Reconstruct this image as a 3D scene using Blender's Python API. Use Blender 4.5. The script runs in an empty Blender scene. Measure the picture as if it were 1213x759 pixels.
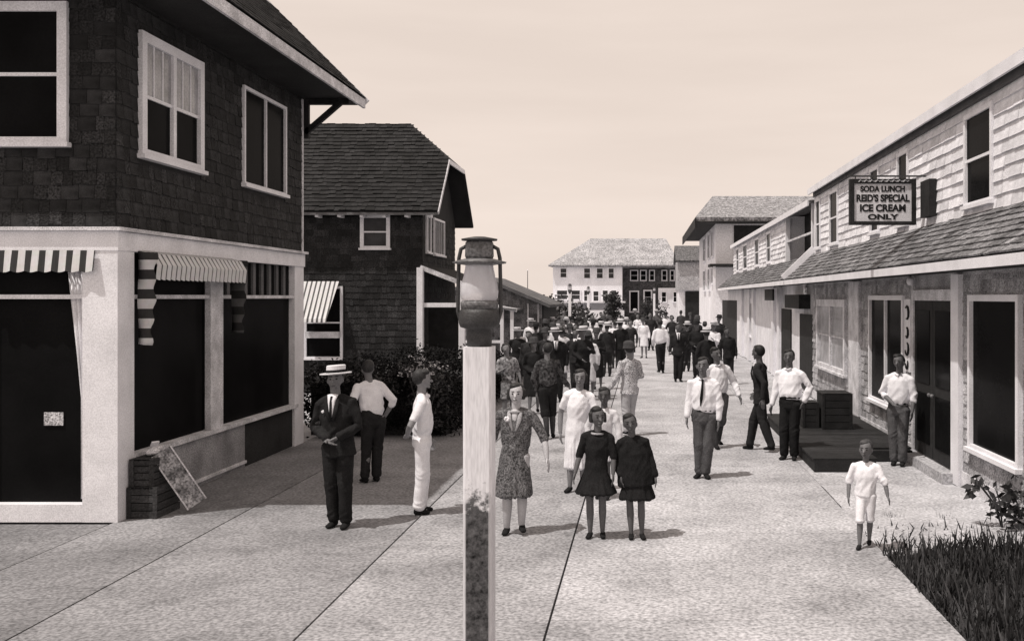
import bpy, math, random
from mathutils import Vector, Matrix, noise as mnoise
R = math.radians
sc = bpy.context.scene
C = sc.collection

# ------------------------------------------------------------------ camera
CH = 2.55                      # eye height
FPX, VX, VY = 1213.0, 762.0, 352.0
cam_d = bpy.data.cameras.new('camera'); cam = bpy.data.objects.new('camera', cam_d)
C.objects.link(cam); cam.location = (0, 0, CH); cam.rotation_euler = (R(90), 0, 0)
cam_d.sensor_width = 36; cam_d.lens = 36
cam_d.shift_x = -(VX - 606.5) / 1213; cam_d.shift_y = -(379.5 - VY) / 1213
cam_d.clip_start = .1; cam_d.clip_end = 4000
sc.camera = cam

# ------------------------------------------------------------------ light
SUN = Vector((-.38, -.27, 1.0)).normalized()      # towards the sun
w = bpy.data.worlds.new('World'); sc.world = w; w.use_nodes = True
nt = w.node_tree; nt.nodes.clear()
out = nt.nodes.new('ShaderNodeOutputWorld'); bg = nt.nodes.new('ShaderNodeBackground')
sky = nt.nodes.new('ShaderNodeTexSky'); sky.sky_type = 'NISHITA'; sky.sun_disc = False
sky.sun_elevation = math.asin(SUN.z); sky.sun_rotation = math.atan2(SUN.x, SUN.y)
sky.air_density = 1.0; sky.dust_density = 1.0; sky.ozone_density = 1.0
bw = nt.nodes.new('ShaderNodeRGBToBW')             # monochrome plate, warm print tone
gam = nt.nodes.new('ShaderNodeMath'); gam.operation = 'POWER'; gam.inputs[1].default_value = .10
tint = nt.nodes.new('ShaderNodeMix'); tint.data_type = 'RGBA'; tint.blend_type = 'MULTIPLY'
tint.inputs[0].default_value = 1
tc = nt.nodes.new('ShaderNodeTexCoord'); mp = nt.nodes.new('ShaderNodeMapping')
mp.inputs['Scale'].default_value = (1.2, 1.2, 9)
cl = nt.nodes.new('ShaderNodeTexNoise'); cl.inputs['Scale'].default_value = 2.2; cl.inputs['Detail'].default_value = 6
cr = nt.nodes.new('ShaderNodeValToRGB')
cr.color_ramp.elements[0].position = .32; cr.color_ramp.elements[0].color = (3.48, 2.98, 2.66, 1)
cr.color_ramp.elements[1].position = .72; cr.color_ramp.elements[1].color = (3.86, 3.32, 2.97, 1)
L = nt.links.new
L(sky.outputs[0], bw.inputs[0]); L(bw.outputs[0], gam.inputs[0])
L(tc.outputs['Generated'], mp.inputs[0]); L(mp.outputs[0], cl.inputs['Vector']); L(cl.outputs['Fac'], cr.inputs[0])
L(gam.outputs[0], tint.inputs[6]); L(cr.outputs[0], tint.inputs[7])
L(tint.outputs[2], bg.inputs[0]); L(bg.outputs[0], out.inputs[0])
SKY_STRENGTH = .15
bg.inputs[1].default_value = SKY_STRENGTH
sd = bpy.data.lights.new('sun', 'SUN'); sun = bpy.data.objects.new('sun', sd); C.objects.link(sun)
sd.energy = 2.8; sd.angle = R(.6); sd.color = (1, .94, .88)
sun.rotation_euler = (-SUN).to_track_quat('-Z', 'Y').to_euler(); sun.location = (-8, -4, 25)
vs = sc.view_settings
vs.view_transform = 'Standard'; vs.look = 'None'; vs.exposure = .45; vs.gamma = 1; vs.use_curve_mapping = False

# ------------------------------------------------------------------ helpers
OFF = {}
def at(x, y, Y): return Vector(((x - VX) / FPX * Y, Y, CH + (VY - y) / FPX * Y))
def gnd(x, y):
    Y = FPX * CH / (y - VY); return Vector(((x - VX) / FPX * Y, Y, 0))

class MB:
    def __init__(s): s.v = []; s.f = []
    def add(s, vs_, fs):
        n = len(s.v); s.v += [tuple(q) for q in vs_]; s.f += [tuple(i + n for i in f) for f in fs]; return s
    def box(s, x0, x1, y0, y1, z0, z1):
        if x0 > x1: x0, x1 = x1, x0
        if y0 > y1: y0, y1 = y1, y0
        if z0 > z1: z0, z1 = z1, z0
        return s.add([(x0,y0,z0),(x1,y0,z0),(x1,y1,z0),(x0,y1,z0),(x0,y0,z1),(x1,y0,z1),(x1,y1,z1),(x0,y1,z1)],
                     [(0,3,2,1),(4,5,6,7),(0,1,5,4),(1,2,6,5),(2,3,7,6),(3,0,4,7)])
    def wbox(s, ax, pl, sg, a0, a1, z0, z1, d0, d1):
        if ax == 'x': return s.box(pl + sg*d0, pl + sg*d1, a0, a1, z0, z1)
        return s.box(a0, a1, pl + sg*d0, pl + sg*d1, z0, z1)
    def bar(s, p, q, wd, ht, up=(0, 0, 1)):
        p = Vector(p); q = Vector(q); t = (q - p).normalized(); u = Vector(up)
        a = t.cross(u)
        if a.length < 1e-4: a = t.cross(Vector((1, 0, 0)))
        a.normalize(); b = a.cross(t); a *= wd/2; b *= ht/2
        return s.add([p-a-b, p+a-b, p+a+b, p-a+b, q-a-b, q+a-b, q+a+b, q-a+b],
                     [(0,1,2,3),(7,6,5,4),(0,4,5,1),(1,5,6,2),(2,6,7,3),(3,7,4,0)])
    def plate(s, poly, th):
        poly = [Vector(p) for p in poly]; n = (poly[1]-poly[0]).cross(poly[2]-poly[0]).normalized()*th
        k = len(poly); vs_ = poly + [p - n for p in poly]
        fs = [tuple(range(k)), tuple(range(2*k-1, k-1, -1))] + [(i, i+k, (i+1) % k + k, (i+1) % k) for i in range(k)]
        return s.add(vs_, fs)
    def lathe(s, prof, c=(0, 0, 0), n=20, caps=True):
        c = Vector(c); vs_ = []; fs = []
        for r, z in prof:
            for i in range(n):
                a = 2*math.pi*i/n; vs_.append(c + Vector((r*math.cos(a), r*math.sin(a), z)))
        for j in range(len(prof)-1):
            for i in range(n):
                k = (i+1) % n; fs.append((j*n+i, j*n+k, (j+1)*n+k, (j+1)*n+i))
        if caps: fs.append(tuple(range(n-1, -1, -1))); fs.append(tuple((len(prof)-1)*n+i for i in range(n)))
        return s.add(vs_, fs)
    def loft(s, pts, rads, side=(1, 0, 0), n=12, cap=.6):
        """elliptic tube along pts, radii (lateral, depth), rounded ends"""
        pts = [Vector(p) for p in pts]; rads = [(r, r) if not isinstance(r, tuple) else r for r in rads]
        T = []
        for i in range(len(pts)):
            T.append((pts[min(i+1, len(pts)-1)] - pts[max(i-1, 0)]).normalized())
        if cap:
            m = min(rads[0]); k = min(rads[-1])
            pts = [pts[0]-T[0]*m*cap, pts[0]-T[0]*m*cap*.6] + pts + [pts[-1]+T[-1]*k*cap*.6, pts[-1]+T[-1]*k*cap]
            rads = [tuple(q*.35 for q in rads[0]), tuple(q*.8 for q in rads[0])] + rads + [tuple(q*.8 for q in rads[-1]), tuple(q*.35 for q in rads[-1])]
            T = [T[0], T[0]] + T + [T[-1], T[-1]]
        vs_ = []; fs = []; sd_ = Vector(side)
        for p, t, (ra, rb) in zip(pts, T, rads):
            a = sd_ - t*sd_.dot(t)
            if a.length < .05: a = Vector((0, 1, 0)) - t*t.y
            a.normalize(); b = t.cross(a)
            for i in range(n):
                g = 2*math.pi*i/n; vs_.append(p + a*ra*math.cos(g) + b*rb*math.sin(g))
        for j in range(len(pts)-1):
            for i in range(n):
                k = (i+1) % n; fs.append((j*n+i, j*n+k, (j+1)*n+k, (j+1)*n+i))
        fs.append(tuple(range(n-1, -1, -1))); fs.append(tuple((len(pts)-1)*n+i for i in range(n)))
        return s.add(vs_, fs)
    def ball(s, c, r, n=12, m=8):
        c = Vector(c); r = r if isinstance(r, tuple) else (r, r, r)
        prof = [(math.sin(math.pi*j/m), -math.cos(math.pi*j/m)) for j in range(m+1)]
        prof[0] = (.03, -1); prof[-1] = (.03, 1); k = len(s.v)
        s.lathe(prof, n=n)
        for i in range(k, len(s.v)):
            q = s.v[i]; s.v[i] = (c.x+q[0]*r[0], c.y+q[1]*r[1], c.z+q[2]*r[2])
        return s
    def xf(s, fn): s.v = [tuple(fn(Vector(q))) for q in s.v]; return s
    def mesh(s, name, off=Vector()):
        me = bpy.data.meshes.new(name)
        me.from_pydata([(q[0]-off.x, q[1]-off.y, q[2]-off.z) for q in s.v], [], s.f); me.update(); return me
    def build(s, name, m, parent=None, smooth=False, base=None):
        off = OFF.get(parent.name, Vector()) if parent else (Vector(base) if base is not None else None)
        if off is None:
            xs = [q[0] for q in s.v]; ys = [q[1] for q in s.v]; zs = [q[2] for q in s.v]
            off = Vector(((min(xs)+max(xs))/2, (min(ys)+max(ys))/2, min(zs)))
        me = s.mesh(name, off); me.materials.append(m)
        o = bpy.data.objects.new(name, me); C.objects.link(o)
        if parent: o.parent = parent
        else: o.location = off
        OFF[o.name] = off
        if smooth: me.polygons.foreach_set('use_smooth', [True]*len(me.polygons))
        return o

def tag(o, label, cat, group=None):
    o['label'] = label; o['category'] = cat
    if group: o['group'] = group
    return o
def thing(name, loc, label, cat, group=None):
    o = bpy.data.objects.new(name, None); C.objects.link(o); o.location = loc; o.empty_display_size = .2
    OFF[o.name] = Vector(loc); return tag(o, label, cat, group)
def kind(o, k): o['kind'] = k; return o

# ------------------------------------------------------------------ materials (monochrome print tones)
def tone(g): return (g, g*.995, g*1.04, 1)
MATS = {}
def mat(name, g, var=.25, scale=3.0, grain=.35, gscale=120.0, rough=.85, bump=.15, spec=.3, piece=0.0, stretch=(1, 1, 1), stain=0.0):
    if name in MATS: return MATS[name]
    m = bpy.data.materials.new(name); m.use_nodes = True; t = m.node_tree; N = t.nodes; K = t.links.new
    b = N['Principled BSDF']; b.inputs['Roughness'].default_value = rough; b.inputs['Specular IOR Level'].default_value = spec
    co = N.new('ShaderNodeTexCoord'); mpp = N.new('ShaderNodeMapping'); mpp.inputs['Scale'].default_value = stretch
    K(co.outputs['Object'], mpp.inputs[0])
    a = N.new('ShaderNodeTexNoise'); a.inputs['Scale'].default_value = scale; a.inputs['Detail'].default_value = 5
    c = N.new('ShaderNodeTexNoise'); c.inputs['Scale'].default_value = gscale; c.inputs['Detail'].default_value = 2
    K(mpp.outputs[0], a.inputs['Vector']); K(co.outputs['Object'], c.inputs['Vector'])
    def mr(src, lo, hi, f0=.3, f1=.7):
        n = N.new('ShaderNodeMapRange'); n.inputs[1].default_value = f0; n.inputs[2].default_value = f1
        n.inputs[3].default_value = lo; n.inputs[4].default_value = hi; K(src, n.inputs[0]); return n.outputs[0]
    def mul(p, q):
        n = N.new('ShaderNodeMath'); n.operation = 'MULTIPLY'; K(p, n.inputs[0]); K(q, n.inputs[1]); return n.outputs[0]
    v = mul(mr(a.outputs['Fac'], 1-var, 1+var), mr(c.outputs['Fac'], 1-grain, 1+grain))
    if stain:
        sn = N.new('ShaderNodeTexNoise'); sn.inputs['Scale'].default_value = 1.7; sn.inputs['Detail'].default_value = 9; sn.inputs['Roughness'].default_value = .62; sn.inputs['Distortion'].default_value = .6
        K(co.outputs['Object'], sn.inputs['Vector']); v = mul(v, mr(sn.outputs['Fac'], 1, 1-stain, .54, .66))
        s2_ = N.new('ShaderNodeTexVoronoi'); s2_.inputs['Scale'].default_value = 2.6; K(co.outputs['Object'], s2_.inputs['Vector']); v = mul(v, mr(s2_.outputs['Distance'], 1-stain*1.3, 1, .05, .09))
    if piece:
        oi = N.new('ShaderNodeObjectInfo'); ge = N.new('ShaderNodeNewGeometry')
        ad = N.new('ShaderNodeMath'); ad.operation = 'ADD'; K(oi.outputs['Random'], ad.inputs[0]); K(ge.outputs['Random Per Island'], ad.inputs[1])
        fr = N.new('ShaderNodeMath'); fr.operation = 'FRACT'; K(ad.outputs[0], fr.inputs[0])
        v = mul(v, mr(fr.outputs[0], 1-piece, 1+piece, 0, 1))
    vm = N.new('ShaderNodeVectorMath'); vm.operation = 'SCALE'; vm.inputs[0].default_value = tone(g)[:3]
    K(v, vm.inputs['Scale']); K(vm.outputs[0], b.inputs['Base Color'])
    if bump:
        bp = N.new('ShaderNodeBump'); bp.inputs['Strength'].default_value = bump; bp.inputs['Distance'].default_value = .02
        K(v, bp.inputs['Height']); K(bp.outputs[0], b.inputs['Normal'])
    MATS[name] = m; return m
def stripes(name, g0, g1, axis, period, duty=.5, phase=0.0):
    if name in MATS: return MATS[name]
    m = bpy.data.materials.new(name); m.use_nodes = True; t = m.node_tree; N = t.nodes; K = t.links.new
    b = N['Principled BSDF']; b.inputs['Roughness'].default_value = .9; b.inputs['Specular IOR Level'].default_value = .1
    co = N.new('ShaderNodeTexCoord'); sp = N.new('ShaderNodeSeparateXYZ'); K(co.outputs['Object'], sp.inputs[0])
    d = N.new('ShaderNodeMath'); d.operation = 'MULTIPLY_ADD'; d.inputs[1].default_value = 1/period; d.inputs[2].default_value = 100+phase; K(sp.outputs[axis], d.inputs[0])
    f = N.new('ShaderNodeMath'); f.operation = 'FRACT'; K(d.outputs[0], f.inputs[0])
    g = N.new('ShaderNodeMath'); g.operation = 'GREATER_THAN'; g.inputs[1].default_value = duty; K(f.outputs[0], g.inputs[0])
    ns = N.new('ShaderNodeTexNoise'); ns.inputs['Scale'].default_value = 14; K(co.outputs['Object'], ns.inputs['Vector'])
    mx = N.new('ShaderNodeMix'); mx.data_type = 'RGBA'; mx.inputs[6].default_value = tone(g0); mx.inputs[7].default_value = tone(g1); K(g.outputs[0], mx.inputs[0])
    m2 = N.new('ShaderNodeMix'); m2.data_type = 'RGBA'; m2.blend_type = 'MULTIPLY'; m2.inputs[0].default_value = .35
    K(mx.outputs[2], m2.inputs[6]); K(ns.outputs['Color'], m2.inputs[7])
    hs = N.new('ShaderNodeHueSaturation'); hs.inputs['Saturation'].default_value = .3; K(m2.outputs[2], hs.inputs['Color'])
    K(hs.outputs[0], b.inputs['Base Color']); MATS[name] = m; return m
def glassy(name, g=.010, rough=.16, spec=.05):
    return mat(name, g, var=.3, scale=1.2, grain=.1, gscale=40, rough=rough, bump=.02, spec=spec)

M_WHITE = mat('white_paint', .74, var=.10, scale=2.5, grain=.16, gscale=70, rough=.6, bump=.06)
M_WORN = mat('worn_white_paint', .56, var=.28, scale=4, grain=.35, gscale=60, bump=.12)
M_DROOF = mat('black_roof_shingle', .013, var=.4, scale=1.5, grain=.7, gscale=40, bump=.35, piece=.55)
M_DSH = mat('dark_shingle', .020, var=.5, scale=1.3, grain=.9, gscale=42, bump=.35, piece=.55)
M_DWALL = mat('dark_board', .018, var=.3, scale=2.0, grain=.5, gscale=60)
M_LSH = mat('pale_shingle', .72, var=.14, scale=2.5, grain=.3, gscale=45, bump=.25, piece=.16)
M_MSH = mat('weathered_shingle', .33, var=.35, scale=2.2, grain=.6, gscale=45, bump=.3, piece=.3)
M_RSH = mat('grey_roof_shingle', .16, var=.4, scale=1.5, grain=.6, gscale=40, bump=.3, piece=.45)
M_GLASS = glassy('dark_glass', .008)
M_GLASS.node_tree.nodes['Principled BSDF'].inputs['IOR'].default_value = 1.16
M_PALEGLASS = mat('curtained_glass', .30, var=.3, scale=3, grain=.2, gscale=40, rough=.15, bump=.02, spec=.4)
M_DARK = mat('black_wood', .016, var=.4, scale=5, grain=.5, gscale=60)
M_CRATE = mat('dark_crate_wood', .035, var=.4, scale=6, grain=.5, gscale=60, piece=.3, stretch=(1, 1, 6))
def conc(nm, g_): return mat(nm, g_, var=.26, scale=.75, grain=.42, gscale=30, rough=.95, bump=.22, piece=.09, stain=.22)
M_CONC = conc('concrete', .36); M_CONC_DARK = conc('dark_concrete', .19); M_CONC_MID = conc('mid_concrete', .22); M_CONC_GREY = conc('grey_concrete', .29)  # slab tones get darker strip by strip towards the left
M_SAND = mat('sand', .42, var=.22, scale=1.4, grain=.35, gscale=30, rough=1, bump=.5)
M_SOIL = mat('dark_soil', .035, var=.4, scale=3, grain=.5, gscale=40, rough=1, bump=.5)
M_LEAF = mat('dark_leaf', .035, var=.4, scale=3, grain=.3, gscale=40, rough=.6, bump=0, piece=.6)
M_GRASS = mat('grass_blade', .045, var=.6, scale=1.5, grain=.3, gscale=30, rough=.6, bump=0, piece=.9)
M_BLOOM = mat('pale_blossom', .5, var=.2, scale=6, grain=.2, bump=0, piece=.3)
M_BARK = mat('bark', .05, var=.4, scale=9, grain=.5)
M_TIN = mat('dull_tin', .10, var=.5, scale=9, grain=.5, gscale=70, rough=.5, spec=.5)
M_METAL = mat('dark_iron', .03, var=.4, scale=9, grain=.4, rough=.55, spec=.5)

# ------------------------------------------------------------------ shingles
UNIT = {}
def unit_wedge(m):
    k = m.name
    if k not in UNIT:
        b = MB(); b.add([(0,0,0),(1,0,0),(1,0,1),(0,0,1),(0,1,0),(1,1,0),(1,1,.12),(0,1,.12)],
                        [(0,1,2,3),(3,2,6,7),(0,3,7,4),(1,5,6,2),(4,7,6,5),(0,4,5,1)])
        me = b.mesh('shingle'); me.materials.append(m); UNIT[k] = me
    return UNIT[k]
def shingles(parent, O, U, V, Nn, lims, vlen, m, holes=(), expo=.15, wr=(.09, .22), parts=0, seed=1, th=.014, gap=.005, jit=.012):
    """courses of wedge shingles on a plane; lims(v) -> (u0,u1); holes (u0,u1,v0,v1). The nearest `parts` are objects."""
    rnd = random.Random(seed); O = Vector(O); U = Vector(U).normalized(); V = Vector(V).normalized(); Nn = Vector(Nn).normalized()
    items = []; v = 0.0
    while v < vlen - .02:
        e = min(expo, vlen - v); vm = v + e/2; u0, u1 = lims(vm); iv = [(u0, u1)]
        for h in holes:
            if h[2] < vm < h[3]:
                nv = []
                for a, b in iv:
                    if h[1] <= a or h[0] >= b: nv.append((a, b)); continue
                    if a < h[0]: nv.append((a, h[0]))
                    if b > h[1]: nv.append((h[1], b))
                iv = nv
        for a, b in iv:
            u = a + gap
            while u < b - .02:
                wd = rnd.uniform(*wr)
                if b - u - wd < wr[0]: wd = b - u
                if wd > wr[1]*1.3: wd /= 2
                items.append((u, v + rnd.uniform(-jit, jit), wd - gap, e*1.06, th*rnd.uniform(.75, 1.35))); u += wd
        v += expo
    def size(it): p = O + U*it[0] + V*it[1]; return -it[2]/max(1, (p - cam.location).length)
    items.sort(key=size)
    off = OFF[parent.name]; me = unit_wedge(m)
    for (u, vv, wd, e, t) in items[:parts]:
        o = bpy.data.objects.new('shingle', me); C.objects.link(o); o.parent = parent
        p = O + U*u + V*vv - off
        mtx = Matrix(((U.x*wd, V.x*e, Nn.x*t, p.x), (U.y*wd, V.y*e, Nn.y*t, p.y), (U.z*wd, V.z*e, Nn.z*t, p.z), (0, 0, 0, 1)))
        o.matrix_basis = mtx
    rest = items[parts:]
    if rest:
        b = MB()
        for (u, vv, wd, e, t) in rest:
            p = O + U*u + V*vv; q = p + U*wd; r = p + V*e; s_ = q + V*e; n = Nn*t; k = Nn*t*.12
            b.add([p, q, q+n, p+n, r, s_, s_+k, r+k], [(0,1,2,3),(3,2,6,7),(0,3,7,4),(1,5,6,2),(4,7,6,5),(0,4,5,1)])
        kind(b.build('shingle_courses', m, parent), 'stuff')

def window(parent, ax, pl, sg, a0, a1, z0, z1, cw=.09, lights=1, rail=True, muntins=0, pane=None, m=None, proud=.05, sill=True, name='window', low=None):
    """casing (part) with panes, sash bars and muntins (sub-parts)"""
    m = m or M_WHITE; pane = pane or M_GLASS
    f = MB()
    f.wbox(ax, pl, sg, a0, a0+cw, z0, z1, -.02, proud); f.wbox(ax, pl, sg, a1-cw, a1, z0, z1, -.02, proud)
    f.wbox(ax, pl, sg, a0+cw, a1-cw, z1-cw, z1, -.02, proud-.003)
    if sill: f.wbox(ax, pl, sg, a0-.03, a1+.03, z0-.05, z0+.003, -.02, proud+.04)
    f.wbox(ax, pl, sg, a0+cw, a1-cw, z0, z0+cw*.6, -.02, proud-.003)
    wn = f.build(name, m, parent)
    n = lights; W = (a1-a0-2*cw)/n; zb, zt = z0+cw*.6, z1-cw
    for i in range(n):
        b0 = a0+cw+W*i; b1 = b0+W
        if i:
            MB().wbox(ax, pl, sg, b0-cw*.35, b0+cw*.35, zb, zt, -.015, proud-.006).build('mullion', m, wn)
        c0 = b0 + (cw*.35 if i else 0); c1 = b1 - (cw*.35 if i < n-1 else 0)
        zm = (zb+zt)/2
        if rail:
            MB().wbox(ax, pl, sg, c0, c1, zb, zm-.02, -.012, .006).build('pane', low or pane, wn)
            MB().wbox(ax, pl, sg, c0, c1, zm+.02, zt, -.012, .018).build('pane', pane, wn)
            MB().wbox(ax, pl, sg, c0, c1, zm-.02, zm+.02, -.012, .032).build('meeting_rail', m, wn)
        else:
            MB().wbox(ax, pl, sg, c0, c1, zb, zt, -.012, .006).build('pane', pane, wn)
        for k in range(muntins):
            q = c0 + (c1-c0)*(k+1)/(muntins+1)
            MB().wbox(ax, pl, sg, q-.011, q+.011, (zm+.02 if rail else zb), zt, .004, .029).build('muntin', m, wn)
    return wn

exec_later = []
# ------------------------------------------------------------------ ground, walk
g = MB(); g.add([(-1500, -60, -.06), (1500, -60, -.06), (1500, 2600, -.06), (-1500, 2600, -.06)], [(0, 1, 2, 3)])
kind(g.build('ground', M_SAND, base=(0, 0, -.06)), 'structure')
b = MB().box(-6.0, 2.38, -4, 100, -.10, -.025); b.box(-9.5, -6.0, -4, 11.5, -.10, -.026)
b.box(2.38, 4.3, 14.9, 58, -.10, -.026)
walk = kind(b.build('walk', mat('joint_dirt', .05, rough=1), base=(0, 0, -.025)), 'structure')
rnd = random.Random(4)
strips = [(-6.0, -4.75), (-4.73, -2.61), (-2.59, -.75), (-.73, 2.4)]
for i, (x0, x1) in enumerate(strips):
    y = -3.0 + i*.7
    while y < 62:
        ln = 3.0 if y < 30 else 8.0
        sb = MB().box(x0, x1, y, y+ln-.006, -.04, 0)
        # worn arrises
        sb.build('slab', (M_CONC_DARK, M_CONC_MID, M_CONC_GREY, M_CONC)[i], walk); y += ln
y = -3.0
while y < 11.5:
    MB().box(-9.5, -6.02, y, min(y+2.9, 11.56), -.04, -.003).build('slab', M_CONC_DARK, walk); y += 2.906
for x0, x1 in ((2.41, 4.28),):
    y = 12.75
    while y < 58:
        ln = 3.4; MB().box(x0, x1, y, y+ln-.006, -.10, -.004).build('slab', M_CONC, walk); y += ln
MB().box(-6, 4.28, 62, 100, -.04, -.006).build('slab', M_CONC, walk)

sb = MB(); v_ = []; f_ = []; nx, ny = 30, 60
for j in range(ny):
    for i in range(nx):
        x = 2.405 + 1.87*i/(nx-1); y = 10.2 + 4.4*j/(ny-1)
        e = min(1, max(0, (y-10.2)/.8), max(0, (14.6-y)/.9)); n_ = mnoise.noise((x*1.3, y*1.3, 3)); k_ = mnoise.noise((x*6, y*6, 8))
        lim_ = .014 if y > 12.4 else -.012
        v_.append((x, y, -.075 + .075*e + .020*n_*e + .008*k_ + lim_*e))
for j in range(ny-1):
    for i in range(nx-1): f_.append((j*nx+i, j*nx+i+1, (j+1)*nx+i+1, (j+1)*nx+i))
kind(sb.add(v_, f_).build('sand_drift', M_SAND, smooth=True), 'structure')
# ------------------------------------------------------------------ left store (dark shingled upper storey, white shop front)
XL, YN, YF = -6.0, 11.65, 18.0
s1 = thing('shingled_store', (XL-3, 15, 0), 'two-storey dark shingled store with white shopfront and striped awning', 'store')
up = MB().box(-13, XL, YN, YF, 3.3, 6.05); up.build('upper_wall', M_DWALL, s1)
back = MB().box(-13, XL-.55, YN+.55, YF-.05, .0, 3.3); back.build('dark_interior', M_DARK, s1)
wz0, wz1 = 4.25, 5.72
# shingles on street side (U = +Y) and on the near front (U = +X)
zs0 = 3.36
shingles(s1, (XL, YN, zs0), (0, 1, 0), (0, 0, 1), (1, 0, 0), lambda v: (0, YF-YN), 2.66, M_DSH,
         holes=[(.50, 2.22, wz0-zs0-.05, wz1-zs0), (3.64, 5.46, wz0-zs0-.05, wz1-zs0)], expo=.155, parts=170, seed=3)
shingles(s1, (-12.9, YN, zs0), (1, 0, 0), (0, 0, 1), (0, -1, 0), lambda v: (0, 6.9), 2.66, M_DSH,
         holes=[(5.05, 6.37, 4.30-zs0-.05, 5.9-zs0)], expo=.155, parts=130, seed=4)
window(s1, 'x', XL, 1, YN+.50, YN+2.22, wz0, wz1, cw=.12, lights=2, muntins=2, pane=M_PALEGLASS, proud=.06, low=M_GLASS)
window(s1, 'x', XL, 1, YN+3.64, YN+5.46, wz0, wz1, cw=.05, lights=2, rail=False)
window(s1, 'y', YN, -1, -12.9+5.05, -12.9+6.37, 4.30, 5.9, cw=.11, lights=1, proud=.06)
# corner boards, frieze, cornice strip
MB().box(XL-.012, XL+.024, YF-.05, YF+.02, 3.3, 6.02).build('corner_board', M_WORN, s1)
fz = MB().box(-13, XL+.05, YN-.05, YN+.16, 3.08, 3.30); fz.box(XL-.16, XL+.05, YN+.16, YF+.02, 3.083, 3.297)
fz.build('frieze', M_WHITE, s1)
mo = MB().box(-13, XL+.10, YN-.10, YN+.02, 3.303, 3.345); mo.box(XL-.02, XL+.10, YN+.02, YF+.05, 3.303, 3.345)
mo.build('moulding', M_WORN, s1)
# corner pier
MB().box(XL-.36, XL+.04, YN-.04, YN+.34, .0, 3.08).build('corner_pier', M_WHITE, s1)
# near front: door opening, sill, transom
MB().box(-13, XL-.36, YN-.03, YN+.2, 0, .2).build('sill_board', M_WHITE, s1)
MB().box(-7.6, XL-.36, YN+.03, YN+.10, 2.53, 2.58).build('transom_bar', M_WHITE, s1)
MB().box(-7.6, XL-.36, YN+.12, YN+.15, .2, 3.08).build('pane', M_GLASS, s1)
MB().box(-8.0, -7.6, YN-.04, YN+.2, .2, 3.08).build('pier', M_WHITE, s1)
MB().box(-13, -8.0, YN+.02, YN+.15, .2, 3.08).build('shop_wall', M_DWALL, s1)
nb = MB().box(-6.88, -6.66, YN+.105, YN+.117, 1.08, 1.23); nb.build('notice', mat('notice_paper', .4, grain=.8, gscale=60), s1)
cu = MB(); n = 14
prof = [(-6.60, 2.98, .02), (-6.52, 2.2, .04), (-6.43, 1.4, .05), (-6.43, .25, .05)]
vs_ = []; fs = []
for r, (xa, z, d) in enumerate(prof):
    for i in range(n):
        t = i/(n-1); vs_.append((xa + (XL-.37-xa)*t, YN+.07+.018*math.sin(t*22+r*.4), z))
for r in range(3):
    for i in range(n-1): fs.append((r*n+i, r*n+i+1, (r+1)*n+i+1, (r+1)*n+i))
cu.add(vs_, fs); co_ = cu.build('curtain', M_WHITE, s1, smooth=True)
md = co_.modifiers.new('t', 'SOLIDIFY'); md.thickness = .008
# scalloped striped valance on the front
M_ST_X = stripes('striped_canvas', .05, .68, 0, .155, .48)
def valance(parent, xa, xb, y, z0, z1, m):
    v_ = []; f_ = []; n = 49
    for i in range(n):
        t = i/(n-1); x = xa + (xb-xa)*t; d = .02*abs(math.sin(math.pi*t*(xb-xa)/.155))
        v_ += [(x, y-.02, z1), (x, y-.06-.008*math.sin(t*40), z0-d+.02)]
    for i in range(n-1): f_.append((2*i, 2*i+1, 2*i+3, 2*i+2))
    o = MB().add(v_, f_).build('valance', m, parent); md = o.modifiers.new('t', 'SOLIDIFY'); md.thickness = .006; return o
valance(s1, -7.6, XL-.2, YN-.05, 2.83, 3.08, M_ST_X)
# street side shop front
def sx(px_): return -FPX*XL/(VX-px_)*1.0 if False else FPX*6.0/(VX-px_)
ys = [YN+.34, sx(247), sx(262), sx(347), YF]
MB().box(XL-.05, XL+.03, ys[1], ys[2], .72, 3.083).build('post', M_WORN, s1)
MB().box(XL-.08, XL+.03, ys[3], YF, .0, 3.083).build('post', M_WHITE, s1)
for a, b_ in ((ys[0], ys[1]), (ys[2], ys[3])):
    MB().box(XL-.06, XL+.015, a, b_, 2.53, 2.58).build('transom_bar', M_WORN, s1)
    MB().box(XL-.10, XL-.07, a, b_, .72, 2.53).build('pane', M_GLASS, s1)
    MB().box(XL-.10, XL-.07, a, b_, 2.58, 3.083).build('pane', M_GLASS, s1)
n = 9
for i in range(1, n):
    y = ys[2] + (ys[3]-ys[2])*i/n
    MB().box(XL-.068, XL-.03, y-.05, y+.05, 2.581, 3.082).build('blind_slat', mat('drab_blind', .11, grain=.5), s1)
MB().box(XL-.10, XL+.06, ys[0], YF-.36, .66, .718).build('sill', M_WORN, s1)
pn = MB().box(XL-.10, XL+.00, ys[0], sx(290), .0, .66); pn.build('stall_riser', mat('riser_paint', .26, var=.5, scale=1.5, grain=.5, gscale=50), s1)
MB().box(XL+.001, XL+.03, ys[0], sx(290), .06, .10).build('riser_moulding', M_WORN, s1)
MB().box(XL-.10, XL-.01, sx(290), YF-.05, 0, .66).build('stall_riser', M_DWALL, s1)
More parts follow.
